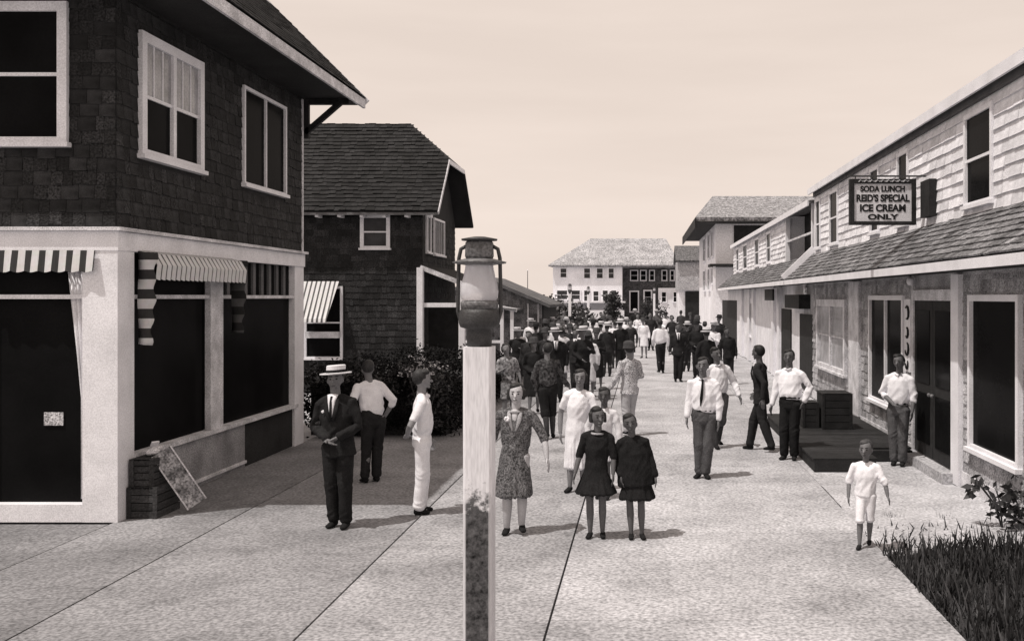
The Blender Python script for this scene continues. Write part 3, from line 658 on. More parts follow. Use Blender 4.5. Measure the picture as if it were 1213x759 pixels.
# ------------------------------------------------------------------ street lamps
MILKY = mat('milky_glass', .86, var=.05, grain=.05, rough=.12, spec=.5, bump=0)
MILKY.node_tree.nodes['Principled BSDF'].inputs['Transmission Weight'].default_value = .55
MILKY.node_tree.nodes['Principled BSDF'].inputs['Roughness'].default_value = .3
MILKY.node_tree.nodes['Principled BSDF'].inputs['IOR'].default_value = 1.1
def post_paint():
    m = bpy.data.materials.new('two_tone_post_paint'); m.use_nodes = True; T = m.node_tree; N = T.nodes; K = T.links.new; b = N['Principled BSDF']
    b.inputs['Roughness'].default_value = .95; b.inputs['Specular IOR Level'].default_value = .1
    co = N.new('ShaderNodeTexCoord'); sp = N.new('ShaderNodeSeparateXYZ'); K(co.outputs['Object'], sp.inputs[0])
    mp_ = N.new('ShaderNodeMapping'); mp_.inputs['Scale'].default_value = (1, 1, .12); K(co.outputs['Object'], mp_.inputs[0])
    gr = N.new('ShaderNodeTexNoise'); gr.inputs['Scale'].default_value = 110; gr.inputs['Detail'].default_value = 8; K(mp_.outputs[0], gr.inputs['Vector'])
    bl = N.new('ShaderNodeTexNoise'); bl.inputs['Scale'].default_value = 26; bl.inputs['Detail'].default_value = 8; bl.inputs['Roughness'].default_value = .7; K(co.outputs['Object'], bl.inputs['Vector'])
    def ma(op, a, c):
        n = N.new('ShaderNodeMath'); n.operation = op
        for i, q in enumerate((a, c)):
            if isinstance(q, (int, float)): n.inputs[i].default_value = q
            else: K(q, n.inputs[i])
        return n.outputs[0]
    edge = ma('ADD', ma('SUBTRACT', 1.58, sp.outputs[2]), ma('MULTIPLY', ma('SUBTRACT', bl.outputs['Fac'], .5), .55))
    fac = N.new('ShaderNodeMapRange'); fac.inputs[1].default_value = -.04; fac.inputs[2].default_value = .05; K(edge, fac.inputs[0])
    # the arrises keep their white paint
    ax_ = ma('ABSOLUTE', sp.outputs[0], 0); ar = N.new('ShaderNodeMapRange'); ar.inputs[1].default_value = .052; ar.inputs[2].default_value = .060; ar.inputs[3].default_value = 1; ar.inputs[4].default_value = 0.25; K(ax_, ar.inputs[0])
    f2 = ma('MULTIPLY', fac.outputs[0], ar.outputs[0])
    lt = N.new('ShaderNodeMapRange'); lt.inputs[1].default_value = .3; lt.inputs[2].default_value = .6; lt.inputs[3].default_value = .58; lt.inputs[4].default_value = .74; K(gr.outputs['Fac'], lt.inputs[0])
    dk_ = N.new('ShaderNodeMapRange'); dk_.inputs[1].default_value = .35; dk_.inputs[2].default_value = .75; dk_.inputs[3].default_value = .010; dk_.inputs[4].default_value = .17; K(bl.outputs['Fac'], dk_.inputs[0])
    mx = N.new('ShaderNodeMix'); K(f2, mx.inputs[0]); K(lt.outputs[0], mx.inputs[2]); K(dk_.outputs[0], mx.inputs[3])
    vm = N.new('ShaderNodeVectorMath'); vm.operation = 'SCALE'; vm.inputs[0].default_value = tone(1.0)[:3]; K(mx.outputs[0], vm.inputs['Scale']); K(vm.outputs[0], b.inputs['Base Color'])
    bp = N.new('ShaderNodeBump'); bp.inputs['Strength'].default_value = .35; bp.inputs['Distance'].default_value = .004; K(gr.outputs['Fac'], bp.inputs['Height']); K(bp.outputs[0], b.inputs['Normal'])
    return m
POSTM = post_paint()
def lamp(loc, label, pw, ph, detail=True, scale=1.0, group=None):
    x, y, _ = loc
    t = thing('street_lamp', loc, label, 'street lamp', group)
    h = pw/2; c = h*.18
    oct_ = [(h-c, -h), (h, -h+c), (h, h-c), (h-c, h), (-h+c, h), (-h, h-c), (-h, -h+c), (-h+c, -h)]
    vs_ = [(x+a, y+b_, 0) for a, b_ in oct_] + [(x+a, y+b_, ph) for a, b_ in oct_]
    MB().add(vs_, [tuple(range(7, -1, -1)), tuple(range(8, 16))] + [(i, (i+1) % 8, 8+(i+1) % 8, 8+i) for i in range(8)]).build('post', POSTM if detail else M_WHITE, t)
    if detail and False:
        MB().box(x-h+.018, x+h-.028, y-h-.003, y-h+.004, .0, 1.60).build('dark_panel', mat('tarred_paint', .022, var=.6, scale=5, grain=.8, gscale=60), t)
        MB().box(x+h-.004, x+h+.003, y-h+.02, y+h-.02, .0, 1.60).build('dark_panel', MATS['tarred_paint'], t)
        MB().box(x+h-.004, x+h+.003, y-h+.03, y+h-.02, 1.60, ph-.02).build('weathered_side', mat('weathered_paint', .22, grain=.8, gscale=60), t)
    k = scale; z = ph
    L_ = lambda pr: [(r*k, z + q*k) for r, q in pr]
    MB().lathe(L_([(.058, -.02), (.062, .05), (.060, .085), (.092, .095), (.100, .115), (.100, .165), (.088, .185)]), (x, y, 0), 24).build('burner_tank', M_METAL, t, True)
    MB().lathe(L_([(.070, .175), (.090, .185), (.092, .215), (.080, .225)]), (x, y, 0), 24).build('globe_seat', M_TIN, t, True)
    MB().lathe(L_([(.070, .215), (.088, .235), (.093, .265), (.088, .30), (.076, .345), (.068, .385), (.066, .41)]), (x, y, 0), 28).build('glass_globe', MILKY, t, True)
    MB().lathe(L_([(.06, .395), (.128, .405), (.132, .412), (.06, .43)]), (x, y, 0), 28).build('hood', M_TIN, t, True)
    MB().lathe(L_([(.066, .43), (.070, .44), (.068, .505), (.060, .515)]), (x, y, 0), 24).build('chimney', M_TIN, t, True)
    MB().lathe(L_([(.03, .513), (.086, .516), (.088, .524), (.03, .535)]), (x, y, 0), 24).build('cap', M_METAL, t, True)
    for s_ in (-1, 1):
        pts = [(x+s_*.09*k, y, z+.12*k), (x+s_*.105*k, y, z+.17*k), (x+s_*.103*k, y, z+.30*k), (x+s_*.10*k, y, z+.43*k), (x+s_*.09*k, y, z+.475*k), (x+s_*.062*k, y, z+.49*k)]
        MB().loft(pts, [.0095*k]*6, side=(0, 1, 0), n=8).build('side_tube', M_METAL, t, True)
    return t
lamp((-.80, 5.0, 0), 'white square lamp post with oil lantern standing alone in front of the walk', .14, 2.31)
lamp((at(675, 352, 60).x, 60, 0), 'slim white lamp post left of its far neighbour, behind the strolling crowd', .16, 2.75, False, 1.1)
lamp((at(697, 352, 75).x, 75, 0), 'slim white lamp post in front of the hotel windows, behind the crowd', .18, 2.75, False, 1.1)
lamp((at(775, 352, 85).x, 85, 0), 'slim white lamp post before the dark wing of the hotel', .18, 2.85, False, 1.1)

t = thing('flagpole', (at(625, 352, 140).x, 140, -.06), 'thin bare flagpole rising beyond the low cottage', 'flagpole')
MB().loft([(t.location.x, 140, -.06), (t.location.x, 140, 6.2)], [.07, .04], n=8).build('pole', M_BARK, t); MB().ball((t.location.x, 140, 6.25), .09, 8, 6).build('finial', M_WHITE, t)
# ------------------------------------------------------------------ crates, plank, platform
def crate(name, x0, x1, y0, y1, z0, z1, label, cat='crate', m=None, group=None, slats=4):
    m = m or M_CRATE
    t = thing(name, ((x0+x1)/2, (y0+y1)/2, z0), label, cat, group)
    MB().box(x0+.02, x1-.02, y0+.02, y1-.02, z0+.005, z1-.02).build('inner_box', M_DARK, t)
    H = (z1-z0)/slats
    for i in range(slats):
        a, b_ = z0+H*i+.006, z0+H*(i+1)-.006
        MB().box(x0, x1, y0, y0+.018, a, b_).build('slat', m, t)
        MB().box(x1-.018, x1, y0+.019, y1, a, b_).build('slat', m, t)
    for xx in (x0, x1-.05): MB().box(xx, xx+.05, y0-.012, y0-.001, z0, z1).build('batten', m, t)
    n = 4; W = (x1-x0)/n
    for i in range(n): MB().box(x0+W*i+.004, x0+W*(i+1)-.004, y0, y1, z1-.018, z1).build('slat', m, t)
    return t
crate('wooden_crate', -5.95, -5.60, 11.80, 12.38, 0, .36, 'black slatted crate at the bottom of the pile by the striped awning')
crate('wooden_crate', -5.94, -5.66, 11.84, 12.36, .362, .68, 'black slatted crate on top of the pile by the striped awning')
t = thing('leaning_slab', (-5.2, 12.3, 0), 'pale battered board leaning on the black crates below the shop window', 'board')
p, q = Vector((-5.66, 12.02, .74)), Vector((-5.30, 12.16, .10))
MB().bar(p, q, .22, .035, (.35, -1, .45)).build('plank', mat('battered_board', .22, var=.7, scale=9, grain=.7, gscale=40), t)
e_ = (q-p).normalized().cross(Vector((.35, -1, .45))).normalized()
for s_ in (-1, 1):
    MB().bar(p+e_*s_*.115, q+e_*s_*.115, .016, .05, (.35, -1, .45)).build('edge_strip', M_WORN, t)
t = thing('paper_bundle', (-5.8, 12.1, .68), 'crumpled pale paper bundle lying on top of the black crates', 'bundle')
rnd = random.Random(5); bb = MB()
for i in range(5): bb.ball((-5.83+rnd.uniform(-.05, .08), 12.15+rnd.uniform(-.1, .1), .722+rnd.uniform(0, .03)), (rnd.uniform(.04, .08), rnd.uniform(.04, .07), .04), 7, 5)
bb.build('paper', M_WORN, t); MB().bar((-5.84, 12.18, .73), (-5.78, 12.14, .84), .09, .02).build('flap', M_WHITE, t)

pt = thing('low_platform', (2.95, 17.6, 0), 'low black plank platform on the walk beside the soda store wall', 'platform')
MB().box(2.5, 4.18, 15.9, 20.6, .004, .17).build('frame', M_DARK, pt); MB().box(2.5, 3.4, 14.95, 15.89, .004, .17).build('frame', M_DARK, pt)
y = 14.95
while y < 20.55:
    MB().box(2.48, 3.42 if y < 15.85 else 4.2, y, y+.17, .172, .20).build('plank', mat('black_plank', .016, var=.4, scale=5, grain=.5, gscale=60, piece=.4), pt); y += .18
crate('wooden_chest', 3.18, 3.72, 18.2, 18.9, .2, .84, 'large dark slatted chest on the low black platform', 'chest', M_DARK, slats=5)
crate('wooden_chest', 2.86, 3.16, 18.4, 18.9, .2, .66, 'smaller dark slatted chest beside the large chest on the platform', 'chest', M_DARK, slats=4)

# ------------------------------------------------------------------ plants
def leaves(mb, pts, rnd, size, squash=1.0):
    for p in pts:
        a = Vector((rnd.gauss(0, 1), rnd.gauss(0, 1), rnd.gauss(0, .7))).normalized(); b_ = a.cross(Vector((rnd.gauss(0, 1), rnd.gauss(0, 1), rnd.gauss(0, 1)))).normalized()
        s_ = size*rnd.uniform(.6, 1.4); a *= s_; b_ *= s_*.5
        mb.add([p-a*.5, p+b_*.5, p+a*.5, p-b_*.5], [(0, 1, 2, 3)])
def clumps(rnd, n, per, fn, r):
    out_ = []
    for _ in range(n):
        c = fn()
        for _ in range(per): out_.append(c + Vector((rnd.gauss(0, r), rnd.gauss(0, r), rnd.gauss(0, r*.8))))
    return out_
def hedge(x0, x1, y0, y1, h, label, seed, n=240, size=.07, name='hedge'):
    rnd = random.Random(seed); t = thing(name, ((x0+x1)/2, (y0+y1)/2, 0), label, 'hedge')
    core = MB().box(x0+.25, x1-.2, y0+.25, y1-.2, 0, h-.28).build('twig_mass', M_SOIL, t)
    def fn():
        f = rnd.random(); 
        x = rnd.uniform(x0+.1, x1-.1); y = rnd.uniform(y0+.1, y1-.1); z = rnd.uniform(.1, h-.1)
        if f < .35: y = y0+.12
        elif f < .65: x = x1-.12
        else: z = h-.1+rnd.gauss(0, .05)
        return Vector((x, y, z))
    m = MB(); leaves(m, clumps(rnd, n, 45, fn, .09), rnd, size); kind(m.build('foliage', mat('hedge_leaf', .012, var=.4, scale=3, grain=.3, gscale=40, rough=.8, bump=0, piece=.6, spec=.1), t), 'stuff')
    for k in range(6):
        x = rnd.uniform(x0+.3, x1-.3); MB().loft([(x, y0+.3, 0), (x+.05, y0+.25, h*.5)], [.02, .012], n=6).build('stem', M_BARK, t)
    return t
hedge(-6.4, -3.45, 18.7, 26.6, 1.25, 'dark clipped hedge between the two dark shingled buildings', 3, 420)
t = thing('flowering_shrub', at(503, 352, 18.4).xy.to_3d(), 'dark shrub topped with pale blossoms at the front of the hedge', 'shrub')
rnd = random.Random(8); cx = t.location.x
for k in range(5): MB().loft([(cx+rnd.uniform(-.1, .1), 18.4, 0), (cx+rnd.uniform(-.3, .3), 18.35+rnd.uniform(-.1, .1), 1.1)], [.018, .01], n=6).build('stem', M_BARK, t)
m = MB(); leaves(m, clumps(rnd, 50, 24, lambda: Vector((cx+rnd.gauss(0, .22), 18.4+rnd.gauss(0, .12), rnd.uniform(.2, 1.35))), .07), rnd, .07); m.build('foliage', M_LEAF, t)
m = MB(); leaves(m, clumps(rnd, 26, 7, lambda: Vector((cx+rnd.gauss(0, .22), 18.3+rnd.gauss(0, .12), rnd.uniform(1.15, 1.5))), .035), rnd, .05); m.build('blossom', M_BLOOM, t)

def shrub(name, x, y, rx_, h, label, seed, n=60, size=.2, cat='shrub', group=None):
    rnd = random.Random(seed); t = thing(name, (x, y, 0), label, cat, group)
    MB().loft([(x, y, -.05), (x+.05*rx_, y, h*.3), (x, y, h*.65)], [rx_*.09, rx_*.06, rx_*.03], n=7).build('trunk', M_BARK, t)
    for k in range(4):
        a = rnd.uniform(0, 6.28); MB().loft([(x, y, h*.25), (x+math.cos(a)*rx_*.6, y+math.sin(a)*rx_*.6, h*.7)], [rx_*.045, rx_*.02], n=5).build('limb', M_BARK, t)
    def fn():
        a = rnd.uniform(0, 6.28); r = rx_*math.sqrt(rnd.random())*.85; z = rnd.uniform(.08, 1)
        return Vector((x+math.cos(a)*r*(1.1-z*.4), y+math.sin(a)*r, h*z*(1-.25*(r/rx_)**2)))
    m = MB(); leaves(m, clumps(rnd, n, 30, fn, rx_*.14), rnd, size); m.build('crown', M_LEAF, t); return t
shrub('bush', -5.6, 68, 2.6, 2.2, 'dark round bush behind the low cottage and the crowd', 11, 70, .28)
shrub('bush', -8.4, 85, 3.2, 2.3, 'wide dark bush on the sand before the white hotel', 12, 80, .3)
shrub('small_tree', -3.1, 104, 1.25, 3.0, 'small dark tree at the corner of the white hotel', 13, 70, .28, 'tree')
shrub('bush', .9, 100, 1.6, 2.4, 'dark bush growing at the hotel doorway', 14, 50, .26)
# grass at the right edge
rnd = random.Random(6); m = MB(); so = MB()
for k in range(26000):
    x = 2.40 + rnd.random()*4.4; y = rnd.uniform(3.0, 11.5)
    dens = 1 if y < 10.6 - .35*math.sin(x*3) else .16
    if x > 4.25 and y > 8.4: continue
    if rnd.random() > dens: continue
    h = rnd.choice((.5, .8, 1, 1, 1.5))*rnd.uniform(.06, .19)*(1.15 if y < 10.6 else .8); a = rnd.uniform(0, 6.28); wv = rnd.uniform(.006, .012); lean = rnd.uniform(.02, .1)
    d = Vector((math.cos(a), math.sin(a), 0)); e = Vector((-d.y, d.x, 0))*wv; p = Vector((x, y, -.07))
    m.add([p-e, p+e, p+d*lean*.4+Vector((0, 0, h*.6))+e*.7, p+d*lean+Vector((0, 0, h)), p+d*lean*.4+Vector((0, 0, h*.6))-e*.7], [(0, 1, 2, 3, 4)])
kind(tag(m.build('grass', M_GRASS), 'rough dark grass growing along the edge of the walk', 'grass'), 'stuff')
v_ = [(2.41, 2.0, -.052)]; nn = 24
pts = [(2.42, 2, -.045), (7, 2, -.045), (7, 8.4, -.045), (4.25, 8.6, -.045)] + [(4.25-1.83*i/12, 10.7-.35*math.sin((4.25-1.83*i/12)*3)+.06*math.sin(i*5), -.045) for i in range(13)]
kind(MB().add(pts, [tuple(range(len(pts)))]).build('turf_soil', M_SOIL), 'structure')
t = thing('leafy_plant', (4.02, 11.45, -.05), 'broad-leaved dark plant at the foot of the soda store wall', 'plant')
rnd = random.Random(16)
for k in range(7):
    a = rnd.uniform(0, 6.28); MB().loft([(4.02, 11.45, -.06), (4.02+.1*math.cos(a), 11.45+.1*math.sin(a), .25), (4.02+.26*math.cos(a), 11.45+.2*math.sin(a), .45)], [.009, .007, .004], n=5).build('stem', M_BARK, t)
m = MB(); leaves(m, clumps(rnd, 26, 7, lambda: Vector((4.02+rnd.gauss(0, .16), 11.45+rnd.gauss(0, .12), rnd.uniform(.05, .5))), .05), rnd, .12); m.build('foliage', M_LEAF, t)
for i, (xx, yy) in enumerate(((2.9, 12.0), (3.5, 11.9), (2.75, 12.5))):
    t = thing('weed_tuft', (xx, yy, -.06), 'small weed tuft sprouting from the sand beside the walk edge', 'plant', 'weeds on the sand')
    m = MB()
    for k in range(40):
        a = rnd.uniform(0, 6.28); r = rnd.uniform(0, .10); h = rnd.uniform(.05, .14); p = Vector((xx+math.cos(a)*r, yy+math.sin(a)*r, -.07)); e = Vector((-math.sin(a), math.cos(a), 0))*.006
        m.add([p-e, p+e, p+Vector((math.cos(a)*.05, math.sin(a)*.05, h))], [(0, 1, 2)])
    m.build('blades', M_GRASS, t)

# ------------------------------------------------------------------ people
FOLD = {}
CL = bpy.data.textures.new('cloth_folds', 'CLOUDS'); CL.noise_scale = .075; CL.noise_depth = 2
def remesh(o, vox, fold=0.0, sm=3):
    r = o.modifiers.new('r', 'REMESH'); r.mode = 'VOXEL'; r.voxel_size = vox; r.use_smooth_shade = True
    s_ = o.modifiers.new('s', 'SMOOTH'); s_.factor = .5; s_.iterations = sm
    if fold:
        d = o.modifiers.new('d', 'DISPLACE'); d.texture = CL; d.strength = fold; d.mid_level = .5; d.texture_coords = 'LOCAL'
    return o
ARMS = {  # side-signed elbow and wrist, in units of the height
    'down': ((.140, -.012, .645), (.146, .025, .500)), 'clasp': ((.150, -.015, .640), (.030, .105, .575)),
    'pocket': ((.165, -.050, .650), (.112, .010, .525)), 'back': ((.150, -.075, .650), (.035, -.095, .560)),
    'fwd': ((.140, .035, .650), (.135, .115, .560)), 'swing': ((.142, -.075, .655), (.150, -.085, .510)),
    'chest': ((.145, .030, .640), (.050, .120, .690)), 'akimbo': ((.215, -.055, .655), (.110, .015, .560)),
    'out': ((.165, .01, .650), (.215, .06, .53)), 'hide': ((.135, -.02, .645), (.115, .02, .505))}
def person(px_, py, H, face, label, top=.05, bottom=.04, kindp='suit', arms=('down', 'down'), stride=0.0, skin=.22, hair=.02,
           hat=None, tie=None, lean=0.0, hem=.30, flare=.115, sleeve='long', collar=None, build=1.0, turn=0.0, far=False, spread=.052,
           pattern=None, group=None, loc=None, shoes=.015, belt=False, legs=None, bob=False, head=1.0, corsage=False, cape=False):
    p0 = Vector(loc) if loc else gnd(px_, py)
    head *= 1.07; H *= .993
    jr = random.Random(int(px_*7+py)); jt = lambda a: jr.uniform(-a, a)*1.35
    spread += jt(.008); turn += jt(10); toe = {1: R(-10+jt(14)), -1: R(10+jt(14))}; fo = {1: jt(.022), -1: jt(.022)}
    sway = jt(.018); psi = R(jt(3.0)); tilt = R(jt(5)); armj = [[Vector((jt(.010), jt(.016), jt(.010))), Vector((jt(.012), jt(.020), jt(.012)))] for _ in (0, 1)]
    t = thing('person', (p0.x, p0.y, 0.002), label, 'person', group); t.rotation_euler = (0, 0, R(face)); OFF[t.name] = Vector()
    vox = .028 if far else .011; bv = .024 if far else .0075
    ca, sa = math.cos(R(lean)), math.sin(R(lean))
    def up_(p):
        p = Vector(p); z = p.z - .53
        if z <= 0: return p
        k = min(1.0, z/.08); x_ = p.x + k*(sway - math.sin(psi)*z); return Vector((x_, p.y*ca + z*sa, .53 + z*ca - p.y*sa + k*math.sin(psi)*p.x))
    ch, sh = math.cos(R(turn)), math.sin(R(turn))
    def hd(p):
        p = Vector(p); q = Vector((p.x*ch - p.y*sh, p.x*sh + p.y*ch, p.z)); q = Vector((q.x + (q.z-.875)*math.sin(tilt), q.y, q.z))
        z = .868; q = Vector((q.x*head, q.y*head, z + (q.z - z)*head)); return up_(q)
    S = lambda mb: mb.xf(lambda q: q*H)
    skin = skin*(1.0 if far else 1.45)
    sk = mat('skin_%03d' % int(skin*1000), skin, var=.12, grain=.12, gscale=60, rough=.6, bump=.02)
    fab = lambda g_: mat('cloth_%03d' % int(g_*1000), g_, var=.10 if g_ > .3 else .25, scale=7, grain=.10 if g_ > .3 else .35, gscale=90, rough=.95, bump=.10, spec=.1)
    mt = mat('pattern_%03d' % int(top*1000), top, var=.3, scale=6, grain=.85, gscale=pattern, rough=.95, bump=.1, spec=.1) if pattern else fab(top)
    mbm = fab(bottom)
    bw_ = build
    # --- limbs
    def foot(s_):
        fy = stride*s_ + fo[s_]; lift = .02 if stride and fy < 0 else 0
        return Vector((s_*spread*.9, fy, .045 + lift))
    def legpts(s_):
        a = foot(s_); hp = Vector((s_*.050 + sway, 0, .515 + s_*sway*.5)); kn = (hp + a)/2 + Vector((0, .012 + abs(stride)*.13, .012)); return [hp, kn, a]
    def armpts(i):
        s_ = (1, -1)[i]; e, wv = ARMS[arms[i]]
        return [Vector((s_*.102*bw_, 0, .792 - s_*sway*.6)), Vector((s_*e[0]*bw_, e[1], e[2])) + armj[i][0], Vector((s_*wv[0]*bw_, wv[1], wv[2])) + armj[i][1]]
    body = MB()
    hb = MB(); hb.ball((0, .004, .938), (.043, .053, .062), 16, 12); hb.loft([(0, .012, .925), (0, .022, .892)], [(.036, .040), (.024, .024)])
    hb.loft([(0, .050, .938), (0, .066, .917)], [.006, .0095], n=8); hb.ball((0, .049, .899), (.015, .010, .006), 8, 6); hb.ball((0, .046, .881), (.013, .010, .008), 8, 6)
    for s_ in (-1, 1): hb.ball((s_*.043, -.002, .925), (.007, .012, .018), 8, 6)
    hb.xf(hd); body.add(hb.v, hb.f)
    tr = MB(); tr.loft([(0, -.008, .80), (0, .0, .90)], [.034, .030]); tr.loft([(0, 0, .50), (0, 0, .62), (0, 0, .74), (0, -.004, .80)], [(.074, .048), (.062, .042), (.074, .046), (.040, .030)])
    tr.loft([(-.098, 0, .788), (-.045, -.004, .812), (.045, -.004, .812), (.098, 0, .788)], [.020, .016, .016, .020], side=(0, 1, 0))
    for i in (0, 1):
        a, e, wv = armpts(i); s_ = (1, -1)[i]
        tr.loft([a, (a+e)/2, e, (e+wv)/2, wv], [.024, .026, .0225, .0215, .016], side=(0, 1, 0))
        d = (wv - e).normalized(); sd_ = Vector((0, 1, 0)) - d*d.y
        if sd_.length < .3: sd_ = Vector((0, 0, 1)) - d*d.z
        sd_.normalize(); nn_ = d.cross(sd_)
        pc = wv + d*.028; tr.loft([wv, pc, wv + d*.052], [(.013, .010), (.022, .011), (.021, .010)], side=sd_)
        for k in range(4):
            o_ = (k-1.5)*.0115; ln = (.040, .047, .045, .035)[k]
            b0 = wv + d*.048 + sd_*o_; cv = nn_*(.010*(-s_))
            tr.loft([b0, b0 + d*ln*.5 + cv*.4, b0 + d*ln + cv*1.3], [.0058, .0055, .0045], n=7)
        b0 = wv + d*.016 + sd_*.018; tr.loft([b0, b0 + d*.020 + sd_*.016, b0 + d*.042 + sd_*.018], [.0070, .0064, .005], n=7)
    tr.xf(up_); body.add(tr.v, tr.f)
    for s_ in (-1, 1):
        hp, kn, an = legpts(s_)
        body.loft([hp, (hp+kn)/2, kn, kn*.6+an*.4+Vector((0, -.012, 0)), an], [.046, .042, .030, .031, .018])
        body.loft([an, an+Vector((0, -.004, -.015)), an+Vector((0, .035, -.028))], [.016, .014, .010])
    bo = S(body).build('body', sk, t, True); remesh(bo, bv, 0, 1 if not far else 2)
    # face
    if not far:
        dk = mat('dark_feature', .012, bump=0)
        for s_ in (-1, 1):
            S(MB().ball((s_*.0175, .051, .936), (.0068, .005, .0045), 8, 6).xf(hd)).build('eye', dk, t, True)
            S(MB().loft([(s_*.009, .0555, .951), (s_*.028, .049, .951)], [.0024, .0022], n=6).xf(hd)).build('eyebrow', dk, t, True)
        S(MB().loft([(-.012, .0565, .8985), (.012, .0565, .8985)], [.0022]*2, n=6).xf(hd)).build('mouth', mat('lip', skin*.4, bump=0), t, True)
    # shoes
    for s_ in (-1, 1):
        a = foot(s_); z = a.z - .045
        so_ = MB().loft([a+Vector((0, -.022, -.02)), a+Vector((-math.sin(toe[s_])*.02, .02, -.024)), a+Vector((-math.sin(toe[s_])*.07, .070, -.032))], [(.021, .023), (.023, .020), (.019, .012)])
        S(so_).build('shoe', fab(shoes), t, True)
    # hair
    if hair is not None:
        hr = MB(); hr.ball((0, -.015, .950), (.0485, .052, .055), 14, 10); hr.ball((.008, .010, .982), (.036, .038, .022), 12, 8)
        if bob:
            hr.loft([(0, -.032, .95), (0, -.036, .905)], [(.050, .032), (.047, .026)])
            for s_ in (-1, 1): hr.loft([(s_*.042, -.002, .955), (s_*.047, .004, .905)], [.018, .013])
        ho = S(hr.xf(hd)).build('hair', mat('hair_%03d' % int(hair*1000), hair, grain=.5, gscale=80, rough=.6), t, True); remesh(ho, vox*.7, .004, 2); FOLD[ho.name] = ('hair', H, 0)
    if hat:
        if hat == 'boater': pr = [(.052, .962), (.092, .964), (.093, .970), (.056, .972), (.0555, 1.012), (.05, 1.016)]; hg = .62
        elif hat == 'cloche': pr = [(.070, .945), (.064, .955), (.058, .975), (.056, 1.0), (.045, 1.02), (.02, 1.028)]; hg = .06
        elif hat == 'pale': pr = [(.050, .962), (.085, .958), (.086, .965), (.055, .974), (.053, 1.015), (.035, 1.024)]; hg = .5
        else: pr = [(.050, .962), (.082, .956), (.084, .964), (.055, .974), (.052, 1.018), (.035, 1.026)]; hg = .025
        pr = pr + [(.004, pr[-1][1]+.001)]
        ho = S(MB().lathe(pr, (0, -.004, 0), 24).xf(hd)).build('hat', fab(hg), t, hat != 'boater')
        if hat != 'cloche': S(MB().lathe([(.0565, .972), (.0575, .974), (.0572, .988), (.0560, .989)], (0, -.004, 0), 24, False).xf(hd)).build('hat_band', fab(.02), ho)
    # lower clothes
    def trousers(zend, r3=.034, nm='trousers', m_=None):
        tm = MB(); tm.loft([(0, 0, .48), (0, 0, .53), (0, 0, .595)], [(.088*bw_, .062), (.092*bw_, .064), (.080*bw_, .056)])
        for s_ in (-1, 1):
            hp, kn, an = legpts(s_)
            k = max(0.0, min(1.0, (kn.z - zend)/max(.01, kn.z - an.z))); en = kn + (an - kn)*k
            tm.loft([hp+Vector((0, 0, -.01)), (hp+kn)/2, kn, (kn+en)/2, en], [.054, .050, .043, .041 if zend < .2 else .045, r3])
        o = S(tm).build(nm, m_ or mbm, t, True); remesh(o, vox, .006 if not far else .014, 1); FOLD[o.name] = ('leg', H, 0); return o
    def sleeves(mb, frac, r=(.038, .035, .032, .027)):
        for i in (0, 1):
            a, e, wv = armpts(i)
            if frac > .5: en = e + (wv - e)*(frac-.5)*2; pts = [a, (a+e)/2, e, en]
            else: en = a + (e-a)*frac*2; pts = [a, a*.6+en*.4, a*.3+en*.7, en]
            mb.loft([up_(q) for q in pts], list(r), side=(0, 1, 0))
    fr_ = {'long': .97, 'short': .38, 'elbow': .55, 'rolled': .66, 'none': 0}[sleeve]
    def torso(zlow, rlow, nm, m_, extra=None, rr=(.038, .035, .032, .027), chest=(.108, .070), waist=(.092, .062)):
        tm = MB()
        pts = [(0, 0, zlow), (0, 0, .60), (0, .004, .70), (0, 0, .775), (0, -.006, .822)]
        rd = [rlow, (waist[0]*bw_, waist[1]), (chest[0]*bw_, chest[1]), (chest[0]*.90*bw_, chest[1]*.86), (.048, .040)]
        if extra: pts = extra[0] + pts[1:]; rd = extra[1] + rd[1:]
        tm.loft([up_(q) for q in pts], rd, cap=.02 if kindp == 'dress' else .2)
        if cape: tm.loft([up_(q) for q in ((0, -.004, .80), (0, 0, .70), (0, 0, .58), (0, 0, .44))], [(.085, .055), (.128, .078), (.146, .092), (.160, .104)], cap=.03)
        tm.loft([up_(q) for q in ((-.098*bw_, -.002, .785), (-.045, -.005, .812), (.045, -.005, .812), (.098*bw_, -.002, .785))], [.036, .034, .034, .036], side=(0, 1, 0))
        if fr_: sleeves(tm, fr_, rr)
        o = S(tm).build(nm, m_, t, True); remesh(o, vox, .006 if not far else .016, 1); FOLD[o.name] = ('dress' if kindp == 'dress' else 'top', H, hem); return o
    def front(pts, rads, nm, m_): S(MB().loft([up_(q) for q in pts], rads, n=8, cap=.3)).build(nm, m_, t, True)
    if kindp == 'suit':
        trousers(.05); torso(.455, (.112*bw_, .078), 'jacket', mt)
        if not far or tie is not None:
            front([(0, .066, .690), (0, .071, .74), (0, .060, .80), (0, .036, .842)], [(.004, .008), (.017, .012), (.026, .014), (.036, .010)], 'shirt_front', fab(.70))
            front([(0, .080, .690), (0, .085, .74), (0, .075, .795), (0, .052, .83)], [(.005, .004), (.009, .005), (.008, .005), (.010, .008)], 'tie', fab(.015))
            for s_ in (-1, 1): front([(s_*.012, .079, .685), (s_*.032, .078, .75), (s_*.040, .055, .815)], [(.010, .004), (.015, .004), (.010, .006)], 'lapel', mt)
        if not far: front([(.055, .068, .735), (.062, .066, .748)], [(.010, .003), (.010, .003)], 'pocket_square', fab(.65))
    elif kindp == 'shirt':
        trousers(.05 if legs != 'knickers' else .24, .036 if legs != 'knickers' else .042)
        torso(.560, (.090*bw_, .066), 'shirt', mt, waist=(.101, .074))
        if belt: S(MB().lathe([(.0905*bw_, .560), (.0925*bw_, .562), (.0925*bw_, .578), (.0905*bw_, .580)], (0, 0, 0), 24, False).xf(lambda q: up_(Vector((q.x, q.y*.72, q.z))))).build('belt', fab(.012), t, True)
